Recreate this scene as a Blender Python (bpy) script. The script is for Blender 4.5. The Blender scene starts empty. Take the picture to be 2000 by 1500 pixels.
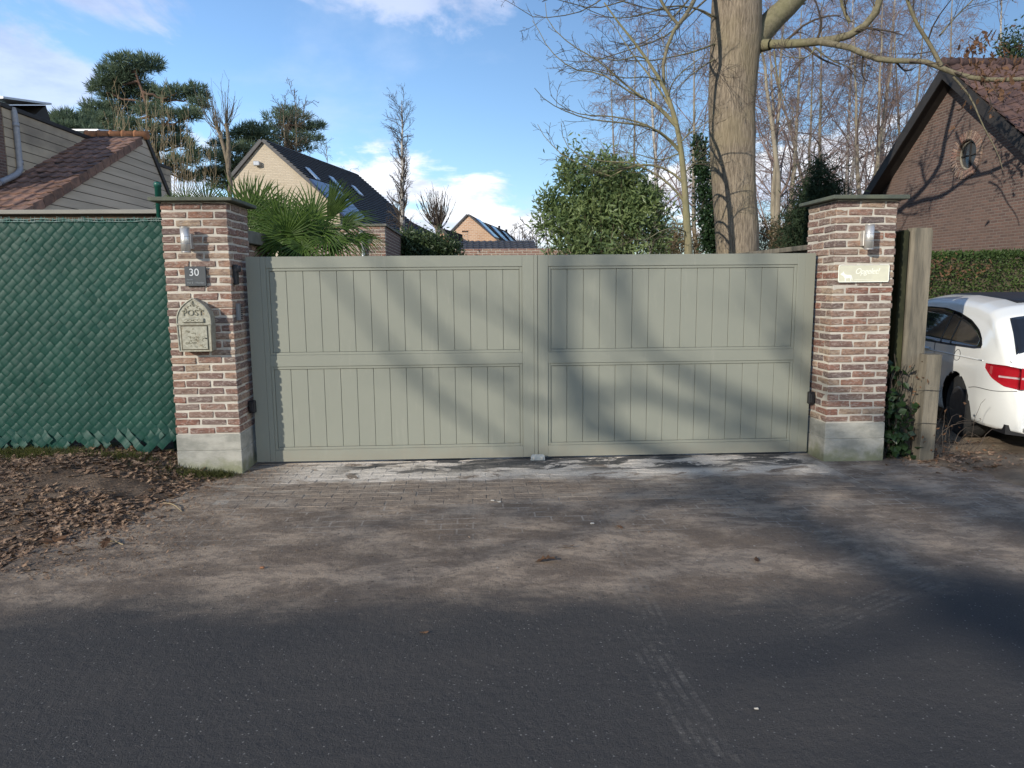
import bpy, math, random
import numpy as np
from mathutils import Vector, Matrix

random.seed(7)
RNG = np.random.default_rng(11)
S = bpy.context.scene
COL = S.collection
pi = math.pi

# ------------------------------------------------------------------ camera
CAM = np.array([0.0, -6.328, 1.559])
FOC = 1406.3
PITCH, ROLL, YAW = 0.1366, 0.0085, 0.0466
FW = np.array([math.sin(YAW) * math.cos(PITCH), math.cos(YAW) * math.cos(PITCH), -math.sin(PITCH)])
_r = np.array([math.cos(YAW), -math.sin(YAW), 0.0])
_d = np.cross(FW, _r)
RT = math.cos(ROLL) * _r + math.sin(ROLL) * _d
DN = -math.sin(ROLL) * _r + math.cos(ROLL) * _d
cam = bpy.data.cameras.new('camera')
cam.sensor_width = 36.0
cam.lens = FOC / 2000 * 36
cam.clip_end = 3000
camo = bpy.data.objects.new('camera', cam)
COL.objects.link(camo)
M = Matrix.Identity(4)
for i in range(3):
    M[i][0], M[i][1], M[i][2], M[i][3] = RT[i], -DN[i], -FW[i], CAM[i]
camo.matrix_world = M
S.camera = camo

# ------------------------------------------------------------------ light
SUN_EL, SUN_AZ = math.radians(21), math.radians(45.5)   # azimuth measured from -Y towards -X
SUN_STRENGTH, SKY_STRENGTH, EXPOSURE = 3.8, 0.15, 0.38
sd = Vector((-math.sin(SUN_AZ) * math.cos(SUN_EL), -math.cos(SUN_AZ) * math.cos(SUN_EL), math.sin(SUN_EL)))
sl = bpy.data.lights.new('sun', 'SUN')
sl.energy = SUN_STRENGTH
sl.angle = math.radians(0.6)
sl.color = (1.0, 0.93, 0.82)
so = bpy.data.objects.new('sun', sl)
so.rotation_euler = sd.to_track_quat('Z', 'Y').to_euler()
so.location = (-20, -20, 20)
COL.objects.link(so)

W = bpy.data.worlds.new("World")
S.world = W
W.use_nodes = True
wn, wl = W.node_tree.nodes, W.node_tree.links
wn.clear()


def N(nt, typ, **kw):
    n = nt.nodes.new(typ)
    for k, v in kw.items():
        setattr(n, k, v)
    return n


def math_node(nt, op, a, b=None, c=None, clamp=False):
    n = nt.nodes.new('ShaderNodeMath')
    n.operation = op
    n.use_clamp = clamp
    for i, v in enumerate((a, b, c)):
        if v is None:
            continue
        if isinstance(v, (int, float)):
            n.inputs[i].default_value = v
        else:
            nt.links.new(v, n.inputs[i])
    return n.outputs[0]


def smooth(nt, x, a, b, lo=0.0, hi=1.0):
    n = nt.nodes.new('ShaderNodeMapRange')
    n.interpolation_type = 'SMOOTHSTEP'
    nt.links.new(x, n.inputs[0])
    n.inputs[1].default_value, n.inputs[2].default_value = a, b
    n.inputs[3].default_value, n.inputs[4].default_value = lo, hi
    return n.outputs[0]


def mixc(nt, fac, a, b):
    n = nt.nodes.new('ShaderNodeMix')
    n.data_type = 'RGBA'
    for s, v in ((n.inputs[0], fac), (n.inputs[6], a), (n.inputs[7], b)):
        if isinstance(v, (int, float)):
            s.default_value = v
        elif isinstance(v, tuple):
            s.default_value = (v[0], v[1], v[2], 1)
        else:
            nt.links.new(v, s)
    return n.outputs[2]


def noise(nt, vec, scale, detail=4, rough=0.55, dist=0.0, out=0):
    n = nt.nodes.new('ShaderNodeTexNoise')
    n.inputs['Scale'].default_value = scale
    n.inputs['Detail'].default_value = detail
    n.inputs['Roughness'].default_value = rough
    n.inputs['Distortion'].default_value = dist
    if vec is not None:
        nt.links.new(vec, n.inputs['Vector'])
    return n.outputs[out]


def mapping(nt, vec, loc=(0, 0, 0), scale=(1, 1, 1), rot=(0, 0, 0)):
    n = nt.nodes.new('ShaderNodeMapping')
    n.inputs['Location'].default_value = loc
    n.inputs['Scale'].default_value = scale
    n.inputs['Rotation'].default_value = rot
    nt.links.new(vec, n.inputs['Vector'])
    return n.outputs[0]


# sky: Nishita with procedural clouds laid out by direction
nt = W.node_tree
sky = N(nt, 'ShaderNodeTexSky', sky_type='NISHITA', sun_disc=False, sun_elevation=SUN_EL,
        sun_rotation=pi - SUN_AZ, altitude=20.0, air_density=1.0, dust_density=0.5, ozone_density=4.0)
tc = N(nt, 'ShaderNodeTexCoord')
sep = N(nt, 'ShaderNodeSeparateXYZ')
wl.new(tc.outputs['Generated'], sep.inputs[0])
dz = math_node(nt, 'MAXIMUM', sep.outputs[2], 0.0)
den = math_node(nt, 'ADD', dz, 0.16)
px = math_node(nt, 'DIVIDE', sep.outputs[0], den)
py = math_node(nt, 'DIVIDE', sep.outputs[1], den)
cx = N(nt, 'ShaderNodeCombineXYZ')
wl.new(px, cx.inputs[0]); wl.new(py, cx.inputs[1])
cn = noise(nt, mapping(nt, cx.outputs[0], loc=(3.4, 1.9, 0.0), scale=(1.0, 0.8, 1.0)), 1.15, 9, 0.56, 0.25)
# thin general cloud everywhere, and the cloud banks of this sky at their bearings
az = math_node(nt, 'ARCTAN2', sep.outputs[0], sep.outputs[1])
el = math_node(nt, 'ARCSINE', sep.outputs[2])
fine = noise(nt, mapping(nt, cx.outputs[0], loc=(1.2, 5.0, 0.3), scale=(1.0, 0.7, 1.0)), 3.0, 9, 0.6, 0.3)
edge = math_node(nt, 'MULTIPLY', math_node(nt, 'SUBTRACT', fine, 0.5), 3.4)


def bank(lst):
    tot = None
    for (a0, e0, sa, se) in lst:
        da = math_node(nt, 'DIVIDE', math_node(nt, 'SUBTRACT', az, a0), sa)
        de = math_node(nt, 'DIVIDE', math_node(nt, 'SUBTRACT', el, e0), se)
        d = math_node(nt, 'SQRT', math_node(nt, 'ADD', math_node(nt, 'MULTIPLY', da, da), math_node(nt, 'MULTIPLY', de, de)))
        k = math_node(nt, 'SUBTRACT', 1.0, d)
        tot = k if tot is None else math_node(nt, 'MAXIMUM', tot, k)
    return smooth(nt, math_node(nt, 'ADD', tot, edge), -0.08, 0.55)


cs = noise(nt, mapping(nt, cx.outputs[0], loc=(3.55, 2.06, 0.4), scale=(1.0, 0.8, 1.0)), 2.2, 7, 0.6)
shade = smooth(nt, cs, 0.42, 0.64)
# heaped cumulus low down; grey-violet veils higher up
low = bank([(-.115, .130, .085, .052), (-.01, .088, .12, .046), (.07, .08, .06, .04), (.40, .13, .13, .055), (.52, .13, .14, .06), (.27, .115, .08, .05), (-.40, .115, .10, .05),
            (-1.1, .13, .3, .06), (1.1, .14, .3, .07), (2.0, .12, .35, .06), (-2.1, .13, .35, .06), (3.0, .12, .3, .06)])
high = bank([(-.56, .235, .12, .09), (-.56, .33, .18, .07), (-.09, .365, .15, .045), (-.25, .37, .12, .035), (.03, .36, .08, .03), (-.5, .42, .1, .05), (.7, .42, .2, .07),
             (-1.5, .4, .3, .12), (1.6, .45, .3, .1), (2.6, .4, .3, .12), (-2.5, .42, .3, .12)])
ov = smooth(nt, cn, 0.56, 0.74, 0, .35)
ccol_lo = mixc(nt, shade, (6.6, 6.7, 7.0), (3.9, 4.3, 5.3))
ccol_hi = mixc(nt, shade, (4.2, 4.6, 5.9), (2.9, 3.35, 4.7))
skym = mixc(nt, ov, sky.outputs[0], (3.9, 4.6, 6.0))
skym = mixc(nt, math_node(nt, 'MULTIPLY', high, .70), skym, ccol_hi)
skym = mixc(nt, math_node(nt, 'MULTIPLY', low, .96), skym, ccol_lo)
bg = N(nt, 'ShaderNodeBackground')
bg.inputs[1].default_value = SKY_STRENGTH
wl.new(skym, bg.inputs[0])
wo = N(nt, 'ShaderNodeOutputWorld')
wl.new(bg.outputs[0], wo.inputs[0])

S.view_settings.view_transform = 'Standard'
S.view_settings.look = 'None'
S.view_settings.exposure = EXPOSURE
S.view_settings.gamma = 1
S.view_settings.use_curve_mapping = False
S.render.engine = 'CYCLES'
S.cycles.max_bounces = 6
S.cycles.use_denoising = True


# ------------------------------------------------------------------ survey helpers: a sight line met with a plane
def ray(u, v):
    return FW + RT * (u - 1000) / FOC + DN * (v - 750) / FOC


def P(u, v, Y):
    d = ray(u, v)
    return CAM + d * (Y + 6.328) / d[1]


def PX(u, v, X):
    d = ray(u, v)
    return CAM + d * X / d[0]


def PZ(u, v, Z=0.0):
    d = ray(u, v)
    return CAM + d * (Z - 1.559) / d[2]


def PP(u, v, p, n):
    d = ray(u, v)
    return CAM + d * (np.dot(np.asarray(p) - CAM, n) / np.dot(d, n))


# ------------------------------------------------------------------ objects
WL = {}


def wloc(o):
    return WL.get(o.name, np.zeros(3))


def thing(name, label, cat, loc, group=None, rotz=0):
    o = bpy.data.objects.new(name, None)
    o.empty_display_size = 0.1
    COL.objects.link(o)
    o.location = tuple(map(float, loc))
    o.rotation_euler = (0, 0, rotz)
    o['label'] = label
    o['category'] = cat
    if group:
        o['group'] = group
    WL[o.name] = np.array(loc, float)
    return o


def tag(o, label=None, cat=None, group=None, kind=None):
    if label: o['label'] = label
    if cat: o['category'] = cat
    if group: o['group'] = group
    if kind: o['kind'] = kind
    return o


def link(name, me, parent=None, loc=(0, 0, 0), rot=None, local=False):
    o = bpy.data.objects.new(name, me)
    COL.objects.link(o)
    l = np.array(loc, float)
    if parent is not None:
        o.parent = parent
        if not local:
            WL[o.name] = l.copy()
            l = l - wloc(parent)
    else:
        WL[o.name] = l.copy()
    o.location = tuple(map(float, l))
    if rot is not None:
        o.rotation_euler = rot
    return o


def mesh_arrays(name, V, groups, mat=None, smooth_=False, mats=None, mi=None):
    V = np.asarray(V, np.float32).reshape(-1, 3)
    me = bpy.data.meshes.new(name)
    me.vertices.add(len(V))
    me.vertices.foreach_set('co', V.ravel())
    idx, starts, tot, k = [], [], [], 0
    for F in groups:
        F = np.asarray(F, np.int32)
        if F.size == 0:
            continue
        n = F.shape[1]
        idx.append(F.ravel())
        starts.append(k + np.arange(len(F)) * n)
        tot.append(np.full(len(F), n))
        k += F.size
    idx = np.concatenate(idx).astype(np.int32)
    starts = np.concatenate(starts).astype(np.int32)
    me.loops.add(len(idx))
    me.loops.foreach_set('vertex_index', idx)
    me.polygons.add(len(starts))
    me.polygons.foreach_set('loop_start', starts)
    me.polygons.foreach_set('use_smooth', np.full(len(starts), smooth_, bool))
    for m in (mats or [mat]):
        if m is not None:
            me.materials.append(m)
    if mi is not None:
        me.polygons.foreach_set('material_index', np.asarray(mi, np.int32))
    me.update(calc_edges=True)
    return me


class MB:
    """collects shapes, then links them as one mesh object"""
    def __init__(s):
        s.v, s.f, s.sm = [], [], []

    def add(s, V, F, sm=False):
        b = len(s.v)
        s.v.extend([tuple(map(float, p)) for p in V])
        for f in F:
            s.f.append([i + b for i in f])
            s.sm.append(sm)
        return s

    def box(s, x0, x1, y0, y1, z0, z1):
        V = [(x, y, z) for z in (z0, z1) for y in (y0, y1) for x in (x0, x1)]
        return s.add(V, [(0, 2, 3, 1), (4, 5, 7, 6), (0, 1, 5, 4), (2, 6, 7, 3), (0, 4, 6, 2), (1, 3, 7, 5)])

    def cbox(s, x0, x1, y0, y1, z0, z1, c=0.004, jit=0.0):
        V, F = chamfer_box((x1 - x0), (y1 - y0), (z1 - z0), c, jit)
        o = np.array([(x0 + x1) / 2, (y0 + y1) / 2, (z0 + z1) / 2])
        return s.add(np.array(V) + o, F)

    def prism(s, poly, ext):
        """poly: list of 3d points; ext: extrusion vector"""
        n = len(poly)
        A = [np.array(p, float) for p in poly]
        B = [p + np.array(ext, float) for p in A]
        F = [tuple(range(n)), tuple(range(2 * n - 1, n - 1, -1))]
        F += [(i, i + n, (i + 1) % n + n, (i + 1) % n) for i in range(n)]
        return s.add(A + B, F)

    def tube(s, pts, rad, sides=8, cap=True, sm=True):
        pts = np.asarray(pts, float)
        n = len(pts)
        rad = np.broadcast_to(np.asarray(rad, float), (n,))
        V, F = tube_batch(pts[None], rad[None], sides)
        F = [tuple(f) for f in F]
        s.add(V, F, sm)
        if cap:
            b = len(s.v) - len(V)
            s.f.append([b + i for i in range(sides)][::-1]); s.sm.append(False)
            s.f.append([b + (n - 1) * sides + i for i in range(sides)]); s.sm.append(False)
        return s

    def lathe(s, prof, c, axis='z', sides=24, sm=True, cap=True):
        V, F = [], []
        for r, h in prof:
            for k in range(sides):
                a = 2 * pi * k / sides
                if axis == 'z':
                    V.append((c[0] + r * math.cos(a), c[1] + r * math.sin(a), c[2] + h))
                elif axis == 'y':
                    V.append((c[0] + r * math.cos(a), c[1] + h, c[2] + r * math.sin(a)))
                else:
                    V.append((c[0] + h, c[1] + r * math.cos(a), c[2] + r * math.sin(a)))
        n = len(prof)
        for i in range(n - 1):
            for k in range(sides):
                k2 = (k + 1) % sides
                F.append((i * sides + k, i * sides + k2, (i + 1) * sides + k2, (i + 1) * sides + k))
        s.add(V, F, sm)
        if not cap: return s
        b = len(s.v) - len(V)
        s.f.append([b + k for k in range(sides)][::-1]); s.sm.append(False)
        s.f.append([b + (n - 1) * sides + k for k in range(sides)]); s.sm.append(False)
        return s

    def build(s, name, mat, parent=None, local=False):
        me = bpy.data.meshes.new(name)
        V = np.array(s.v)
        if parent is not None and not local:
            V = V - wloc(parent)
        me.from_pydata([tuple(p) for p in V], [], s.f)
        me.polygons.foreach_set('use_smooth', s.sm)
        if mat is not None:
            me.materials.append(mat)
        me.update()
        o = bpy.data.objects.new(name, me)
        COL.objects.link(o)
        if parent is not None:
            o.parent = parent
            WL[o.name] = wloc(parent)
        return o


def chamfer_box(lx, ly, lz, c, jit=0.0, rnd=random):
    V, key = [], {}
    for sx in (-1, 1):
        for sy in (-1, 1):
            for sz in (-1, 1):
                j = [rnd.uniform(-jit, jit) for _ in range(3)]
                for ax in range(3):
                    p = [sx * lx / 2, sy * ly / 2, sz * lz / 2]
                    for a in range(3):
                        p[a] += j[a] * (0.6 if a == 1 else 1)
                        if a != ax:
                            p[a] -= (sx, sy, sz)[a] * c
                    key[(sx, sy, sz, ax)] = len(V)
                    V.append(tuple(p))
    F = []
    for ax in range(3):
        o = [a for a in range(3) if a != ax]
        for sg in (-1, 1):
            q = []
            for (a, b) in ((-1, -1), (1, -1), (1, 1), (-1, 1)):
                k = [0, 0, 0]; k[ax] = sg; k[o[0]] = a; k[o[1]] = b
                q.append(key[(*k, ax)])
            F.append(tuple(q))
    for ax in range(3):          # edges running along ax
        o = [a for a in range(3) if a != ax]
        for a in (-1, 1):
            for b in (-1, 1):
                k0 = [0, 0, 0]; k0[o[0]] = a; k0[o[1]] = b
                k1 = list(k0); k0[ax] = -1; k1[ax] = 1
                F.append((key[(*k0, o[0])], key[(*k1, o[0])], key[(*k1, o[1])], key[(*k0, o[1])]))
    for sx in (-1, 1):
        for sy in (-1, 1):
            for sz in (-1, 1):
                F.append(tuple(key[(sx, sy, sz, a)] for a in range(3)))
    # consistent outward winding
    G = []
    Va = np.array(V)
    for f in F:
        p = Va[list(f)]
        n = np.cross(p[1] - p[0], p[2] - p[0])
        G.append(f if np.dot(n, p.mean(0)) > 0 else f[::-1])
    return V, G


def tube_batch(pts, rad, sides):
    """pts (B,N,3), rad (B,N) -> verts, quads"""
    B, n, _ = pts.shape
    t = np.gradient(pts, axis=1)
    t /= np.linalg.norm(t, axis=2, keepdims=True) + 1e-9
    mt = pts[:, -1] - pts[:, 0]
    ref = np.where((np.abs(mt[:, 2:3]) > 0.75 * np.linalg.norm(mt, axis=1, keepdims=True)), np.array([[1.0, 0.13, 0]]), np.array([[0.05, 0.11, 1.0]]))
    a = np.cross(t, ref[:, None, :])
    a /= np.linalg.norm(a, axis=2, keepdims=True) + 1e-9
    b = np.cross(t, a)
    ang = np.arange(sides) * 2 * pi / sides
    V = pts[:, :, None, :] + rad[:, :, None, None] * (a[:, :, None, :] * np.cos(ang)[None, None, :, None] + b[:, :, None, :] * np.sin(ang)[None, None, :, None])
    k = np.arange(sides)
    k2 = (k + 1) % sides
    i = np.arange(n - 1)
    q = np.stack([i[:, None] * sides + k[None], (i[:, None] + 1) * sides + k[None],
                  (i[:, None] + 1) * sides + k2[None], i[:, None] * sides + k2[None]], -1).reshape(-1, 4)
    F = (np.arange(B)[:, None, None] * (n * sides) + q[None]).reshape(-1, 4)
    return V.reshape(-1, 3), F


class Tubes:
    def __init__(s):
        s.V, s.F, s.n = [], [], 0

    def add(s, pts, rad, sides=3):
        V, F = tube_batch(np.asarray(pts, float), np.asarray(rad, float), sides)
        s.V.append(V); s.F.append(F + s.n); s.n += len(V)

    def build(s, name, mat, parent=None, smooth_=True):
        off = wloc(parent) if parent is not None else np.zeros(3)
        me = mesh_arrays(name, np.concatenate(s.V) - off, [np.concatenate(s.F)], mat, smooth_)
        o = bpy.data.objects.new(name, me)
        COL.objects.link(o)
        if parent is not None:
            o.parent = parent
            WL[o.name] = off
        return o


def resample(pts, n, wob=0.0, rng=RNG):
    """smooth a polyline and sample n points"""
    p = np.asarray(pts, float)
    m = len(p)
    if m > 2:  # Catmull-Rom
        q = np.vstack([2 * p[0] - p[1], p, 2 * p[-1] - p[-2]])
        out = []
        for i in range(1, m):
            for t in np.linspace(0, 1, 8, endpoint=False):
                a, b, c, d = q[i - 1], q[i], q[i + 1], q[i + 2]
                out.append(0.5 * ((2 * b) + (-a + c) * t + (2 * a - 5 * b + 4 * c - d) * t * t + (-a + 3 * b - 3 * c + d) * t ** 3))
        out.append(p[-1])
        p = np.array(out)
    L = np.concatenate([[0], np.cumsum(np.linalg.norm(np.diff(p, axis=0), axis=1))])
    s = np.linspace(0, L[-1], n)
    r = np.stack([np.interp(s, L, p[:, k]) for k in range(3)], 1)
    if wob:
        r[1:] += rng.normal(0, wob, (n - 1, 3))
    return r


def grow(par, prad, k, t0=0.25, t1=1.0, ang=(35, 65), lenf=(0.3, 0.55), taper=0.5, n=5, radf=0.5, trop=0.0,
         wander=0.12, rng=RNG, rmin=0.0015, length=None):
    """k children along every parent branch; all at once"""
    B, m, _ = par.shape
    seg = np.linalg.norm(np.diff(par, axis=1), axis=2).sum(1)
    t = (t0 + (t1 - t0) * (np.arange(k)[None] + rng.random((B, k))) / k)
    f = t * (m - 1)
    i = np.minimum(f.astype(int), m - 2)
    fr = (f - i)[..., None]
    bi = np.arange(B)[:, None]
    base = par[bi, i] * (1 - fr) + par[bi, i + 1] * fr
    tan = par[bi, i + 1] - par[bi, i]
    tan /= np.linalg.norm(tan, axis=2, keepdims=True) + 1e-9
    rb = prad[bi, i] * (1 - fr[..., 0]) + prad[bi, i + 1] * fr[..., 0]
    r = rng.normal(size=(B, k, 3))
    r -= (r * tan).sum(2, keepdims=True) * tan
    r /= np.linalg.norm(r, axis=2, keepdims=True) + 1e-9
    an = np.radians(rng.uniform(ang[0], ang[1], (B, k, 1)))
    d = tan * np.cos(an) + r * np.sin(an)
    if length is None:
        ln = seg[:, None] * rng.uniform(lenf[0], lenf[1], (B, k)) * (1 - taper * t)
    else:
        ln = rng.uniform(length[0], length[1], (B, k)) * (1 - taper * t)
    pts = np.empty((B, k, n, 3))
    pts[:, :, 0] = base
    st = ln / (n - 1)
    wd = rng.normal(0, wander, (B, k, 3))
    for j in range(1, n):
        d = d + rng.normal(0, wander, (B, k, 3)) + wd * 0.5
        d[..., 2] += trop
        d /= np.linalg.norm(d, axis=2, keepdims=True)
        pts[:, :, j] = pts[:, :, j - 1] + d * st[..., None]
    r0 = np.maximum(np.minimum(rb * radf * rng.uniform(0.7, 1.1, (B, k)), ln * 0.035), rmin)
    rad = r0[..., None] * np.linspace(1, 0.35, n)[None, None]
    return pts.reshape(B * k, n, 3), np.maximum(rad.reshape(B * k, n), rmin)


def leaf_cloud(pos, dirs, length, width, fold=0.15, rng=RNG, up=None):
    """one folded lens-shaped leaf per position (two quads); returns V, F"""
    n = len(pos)
    d = dirs / (np.linalg.norm(dirs, axis=1, keepdims=True) + 1e-9)
    r = rng.normal(size=(n, 3)) if up is None else up + rng.normal(0, 0.35, (n, 3))
    a = np.cross(d, r); a /= np.linalg.norm(a, axis=1, keepdims=True) + 1e-9
    nn = np.cross(a, d)
    L = np.broadcast_to(np.asarray(length), (n,))[:, None]
    Wd = np.broadcast_to(np.asarray(width), (n,))[:, None]
    mid = pos + d * L * 0.5
    V = np.stack([pos, mid + a * Wd * .5 + nn * Wd * fold, pos + d * L, mid - a * Wd * .5 + nn * Wd * fold, mid], 1)
    b = np.arange(n)[:, None] * 5
    F = np.concatenate([b + np.array([[0, 1, 4]]), b + np.array([[1, 2, 4]]), b + np.array([[2, 3, 4]]), b + np.array([[3, 0, 4]])])
    return V.reshape(-1, 3), F


def add_mesh(name, V, F, mat, parent=None, smooth_=False):
    off = wloc(parent) if parent is not None else np.zeros(3)
    me = mesh_arrays(name, np.asarray(V) - off, [F], mat, smooth_)
    o = bpy.data.objects.new(name, me)
    COL.objects.link(o)
    if parent is not None:
        o.parent = parent
        WL[o.name] = off
    return o


def clip(poly, a, b, c):
    """keep a*y+b*z<=c of a 2d polygon"""
    out = []
    for i in range(len(poly)):
        p, q = poly[i], poly[(i + 1) % len(poly)]
        dp, dq = a * p[0] + b * p[1] - c, a * q[0] + b * q[1] - c
        if dp <= 0: out.append(p)
        if dp * dq < 0:
            t = dp / (dp - dq)
            out.append((p[0] + t * (q[0] - p[0]), p[1] + t * (q[1] - p[1])))
    return out


# ------------------------------------------------------------------ materials
def base_mat(name, rough=0.8, spec=0.4, metal=0.0):
    m = bpy.data.materials.new(name)
    m.use_nodes = True
    b = m.node_tree.nodes['Principled BSDF']
    b.inputs['Roughness'].default_value = rough
    b.inputs['Specular IOR Level'].default_value = spec
    b.inputs['Metallic'].default_value = metal
    return m, m.node_tree, b


def set_bump(nt, b, h, strength=0.3, dist=0.01):
    n = nt.nodes.new('ShaderNodeBump')
    n.inputs['Strength'].default_value = strength
    n.inputs['Distance'].default_value = dist
    nt.links.new(h, n.inputs['Height'])
    nt.links.new(n.outputs[0], b.inputs['Normal'])


def geo_pos(nt):
    return nt.nodes.new('ShaderNodeNewGeometry').outputs['Position']


def obj_rand(nt):
    return nt.nodes.new('ShaderNodeObjectInfo').outputs['Random']


def ramp(nt, fac, stops, interp='LINEAR'):
    n = nt.nodes.new('ShaderNodeValToRGB')
    n.color_ramp.interpolation = interp
    e = n.color_ramp.elements
    while len(e) < len(stops):
        e.new(0.5)
    for i, (p, c) in enumerate(stops):
        e[i].position = p
        e[i].color = (c[0], c[1], c[2], 1)
    nt.links.new(fac, n.inputs[0])
    return n.outputs[0]


def simple(name, c1, c2=None, scale=6, rough=0.8, spec=0.4, metal=0, stretch=(1, 1, 1), bump=0.0, bscale=40, bdist=0.01, rand=0.0, coord='pos'):
    """two-tone noise colour with relief; 'rand' varies the tone from object to object"""
    m, nt, b = base_mat(name, rough, spec, metal)
    c2 = c2 or tuple(x * 0.75 for x in c1)
    pos = geo_pos(nt) if coord == 'pos' else nt.nodes.new('ShaderNodeTexCoord').outputs['Object']
    v = mapping(nt, pos, scale=stretch)
    f = smooth(nt, noise(nt, v, scale, 6, 0.6), 0.32, 0.68)
    c = mixc(nt, f, c1, c2)
    if rand:
        hs = nt.nodes.new('ShaderNodeHueSaturation')
        nt.links.new(c, hs.inputs['Color'])
        nt.links.new(math_node(nt, 'MULTIPLY_ADD', obj_rand(nt), rand, 1 - rand / 2), hs.inputs['Value'])
        c = hs.outputs[0]
    nt.links.new(c, b.inputs['Base Color'])
    if bump:
        set_bump(nt, b, noise(nt, v, bscale, 5, 0.6), bump, bdist)
    return m


MAT = {}


def brick_mat(name, stops, smear=0.35, smc=(0.44, 0.375, 0.32)):
    m, nt, b = base_mat(name, 0.9, 0.2)
    pos = geo_pos(nt)
    c = ramp(nt, obj_rand(nt), stops)
    n1 = noise(nt, mapping(nt, pos, scale=(1, 1, 2.2)), 22, 6, 0.65)
    c = mixc(nt, smooth(nt, n1, 0.35, 0.7, 0, 0.75), c, (.115, .072, .06))
    n2 = noise(nt, mapping(nt, pos, loc=(4, 2, 1), scale=(1, 1, 2.6)), 30, 5, 0.7, 0.6)
    c = mixc(nt, smooth(nt, n2, 0.47, 0.68, 0, smear), c, smc)
    nt.links.new(c, b.inputs['Base Color'])
    h = noise(nt, mapping(nt, pos, scale=(1, 1, 2.5)), 45, 6, 0.7, 0.5)
    set_bump(nt, b, h, 0.9, 0.012)
    return m


MAT['brick'] = brick_mat('clay_brick', [(0.0, (.31, .16, .105)), (.13, (.19, .13, .115)), (.26, (.36, .235, .165)), (.40, (.125, .102, .10)), (.53, (.29, .155, .11)), (.66, (.40, .30, .21)), (.78, (.21, .155, .135)), (.9, (.27, .12, .082)), (1, (.30, .21, .165))], .7)
MAT['brick_far'] = brick_mat('orange_brick', [(0.0, (.30, .15, .105)), (.3, (.35, .21, .15)), (.6, (.25, .13, .10)), (.8, (.38, .26, .18)), (1, (.28, .17, .14))], 0.3)


def mortar_mat():
    m, nt, b = base_mat('mortar', 0.95, 0.1)
    pos = geo_pos(nt)
    f = smooth(nt, noise(nt, pos, 7, 6, .6), .3, .7)
    c = mixc(nt, f, (.54, .50, .425), (.42, .385, .33))
    nt.links.new(c, b.inputs['Base Color'])
    set_bump(nt, b, noise(nt, pos, 160, 4, .7), .6, .004)
    return m


MAT['mortar'] = mortar_mat()


def wall_brick_mat(name, cols, mortar, bw, bh, msize=0.012, along='xy'):
    """flat brickwork for walls too far off to tell the bricks apart"""
    m, nt, b = base_mat(name, 0.9, 0.2)
    pos = geo_pos(nt)
    s = nt.nodes.new('ShaderNodeSeparateXYZ')
    nt.links.new(pos, s.inputs[0])
    u = math_node(nt, 'ADD', s.outputs[0], s.outputs[1]) if along == 'xy' else s.outputs[0 if along == 'x' else 1]
    cb = nt.nodes.new('ShaderNodeCombineXYZ')
    nt.links.new(u, cb.inputs[0]); nt.links.new(s.outputs[2], cb.inputs[1])
    t = nt.nodes.new('ShaderNodeTexBrick')
    nt.links.new(cb.outputs[0], t.inputs['Vector'])
    t.inputs['Scale'].default_value = 1
    t.inputs['Brick Width'].default_value = bw
    t.inputs['Row Height'].default_value = bh
    t.inputs['Mortar Size'].default_value = msize
    t.inputs['Mortar Smooth'].default_value = 0.3
    t.inputs['Bias'].default_value = 0
    t.inputs['Color1'].default_value = (*cols[0], 1)
    t.inputs['Color2'].default_value = (*cols[1], 1)
    t.inputs['Mortar'].default_value = (*mortar, 1)
    f = smooth(nt, noise(nt, pos, 1.1, 6, .65), .35, .68, 0, .6)
    c = mixc(nt, f, t.outputs[0], cols[2])
    nt.links.new(c, b.inputs['Base Color'])
    n = nt.nodes.new('ShaderNodeBump')
    n.inputs['Strength'].default_value = .6
    n.inputs['Distance'].default_value = .01
    n.invert = True
    nt.links.new(t.outputs[1], n.inputs['Height'])
    nt.links.new(n.outputs[0], b.inputs['Normal'])
    return m


MAT['house_brick'] = wall_brick_mat('brown_house_brick', [(.165, .10, .08), (.09, .06, .054), (.14, .098, .08)], (.18, .15, .128), .18, .054, .010, 'y')
MAT['cream_brick'] = wall_brick_mat('cream_house_brick', [(.50, .425, .32), (.44, .365, .27), (.49, .42, .33)], (.38, .33, .26), .22, .065, .008, 'x')
MAT['orange_house'] = wall_brick_mat('orange_house_brick', [(.50, .29, .17), (.40, .22, .13), (.58, .42, .30)], (.56, .46, .37), .32, .12, .02, 'x')

# gate paint
m, nt, b = base_mat('sage_paint', 0.42, 0.35)
pos = geo_pos(nt)
c = mixc(nt, smooth(nt, noise(nt, pos, 1.3, 5, .6), .3, .7), (.238, .244, .200), (.224, .231, .190))
c = mixc(nt, smooth(nt, noise(nt, mapping(nt, pos, scale=(1, 1, .12)), 14, 6, .7), .54, .8, 0, .22), c, (.40, .385, .32))
gs = nt.nodes.new('ShaderNodeSeparateXYZ'); nt.links.new(pos, gs.inputs[0])
spl = math_node(nt, 'MULTIPLY_ADD', noise(nt, pos, 11, 7, .7), .38, math_node(nt, 'MULTIPLY', gs.outputs[2], -1.0))
c = mixc(nt, smooth(nt, spl, -.02, .2, 0, .38), c, (.24, .205, .155))
nt.links.new(c, b.inputs['Base Color'])
set_bump(nt, b, noise(nt, pos, 260, 3, .5), .08, .002)
MAT['gate'] = m

MAT['concrete'] = simple('plinth_concrete', (.36, .35, .31), (.26, .26, .235), 5, .9, .2, bump=.4, bscale=60)
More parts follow.
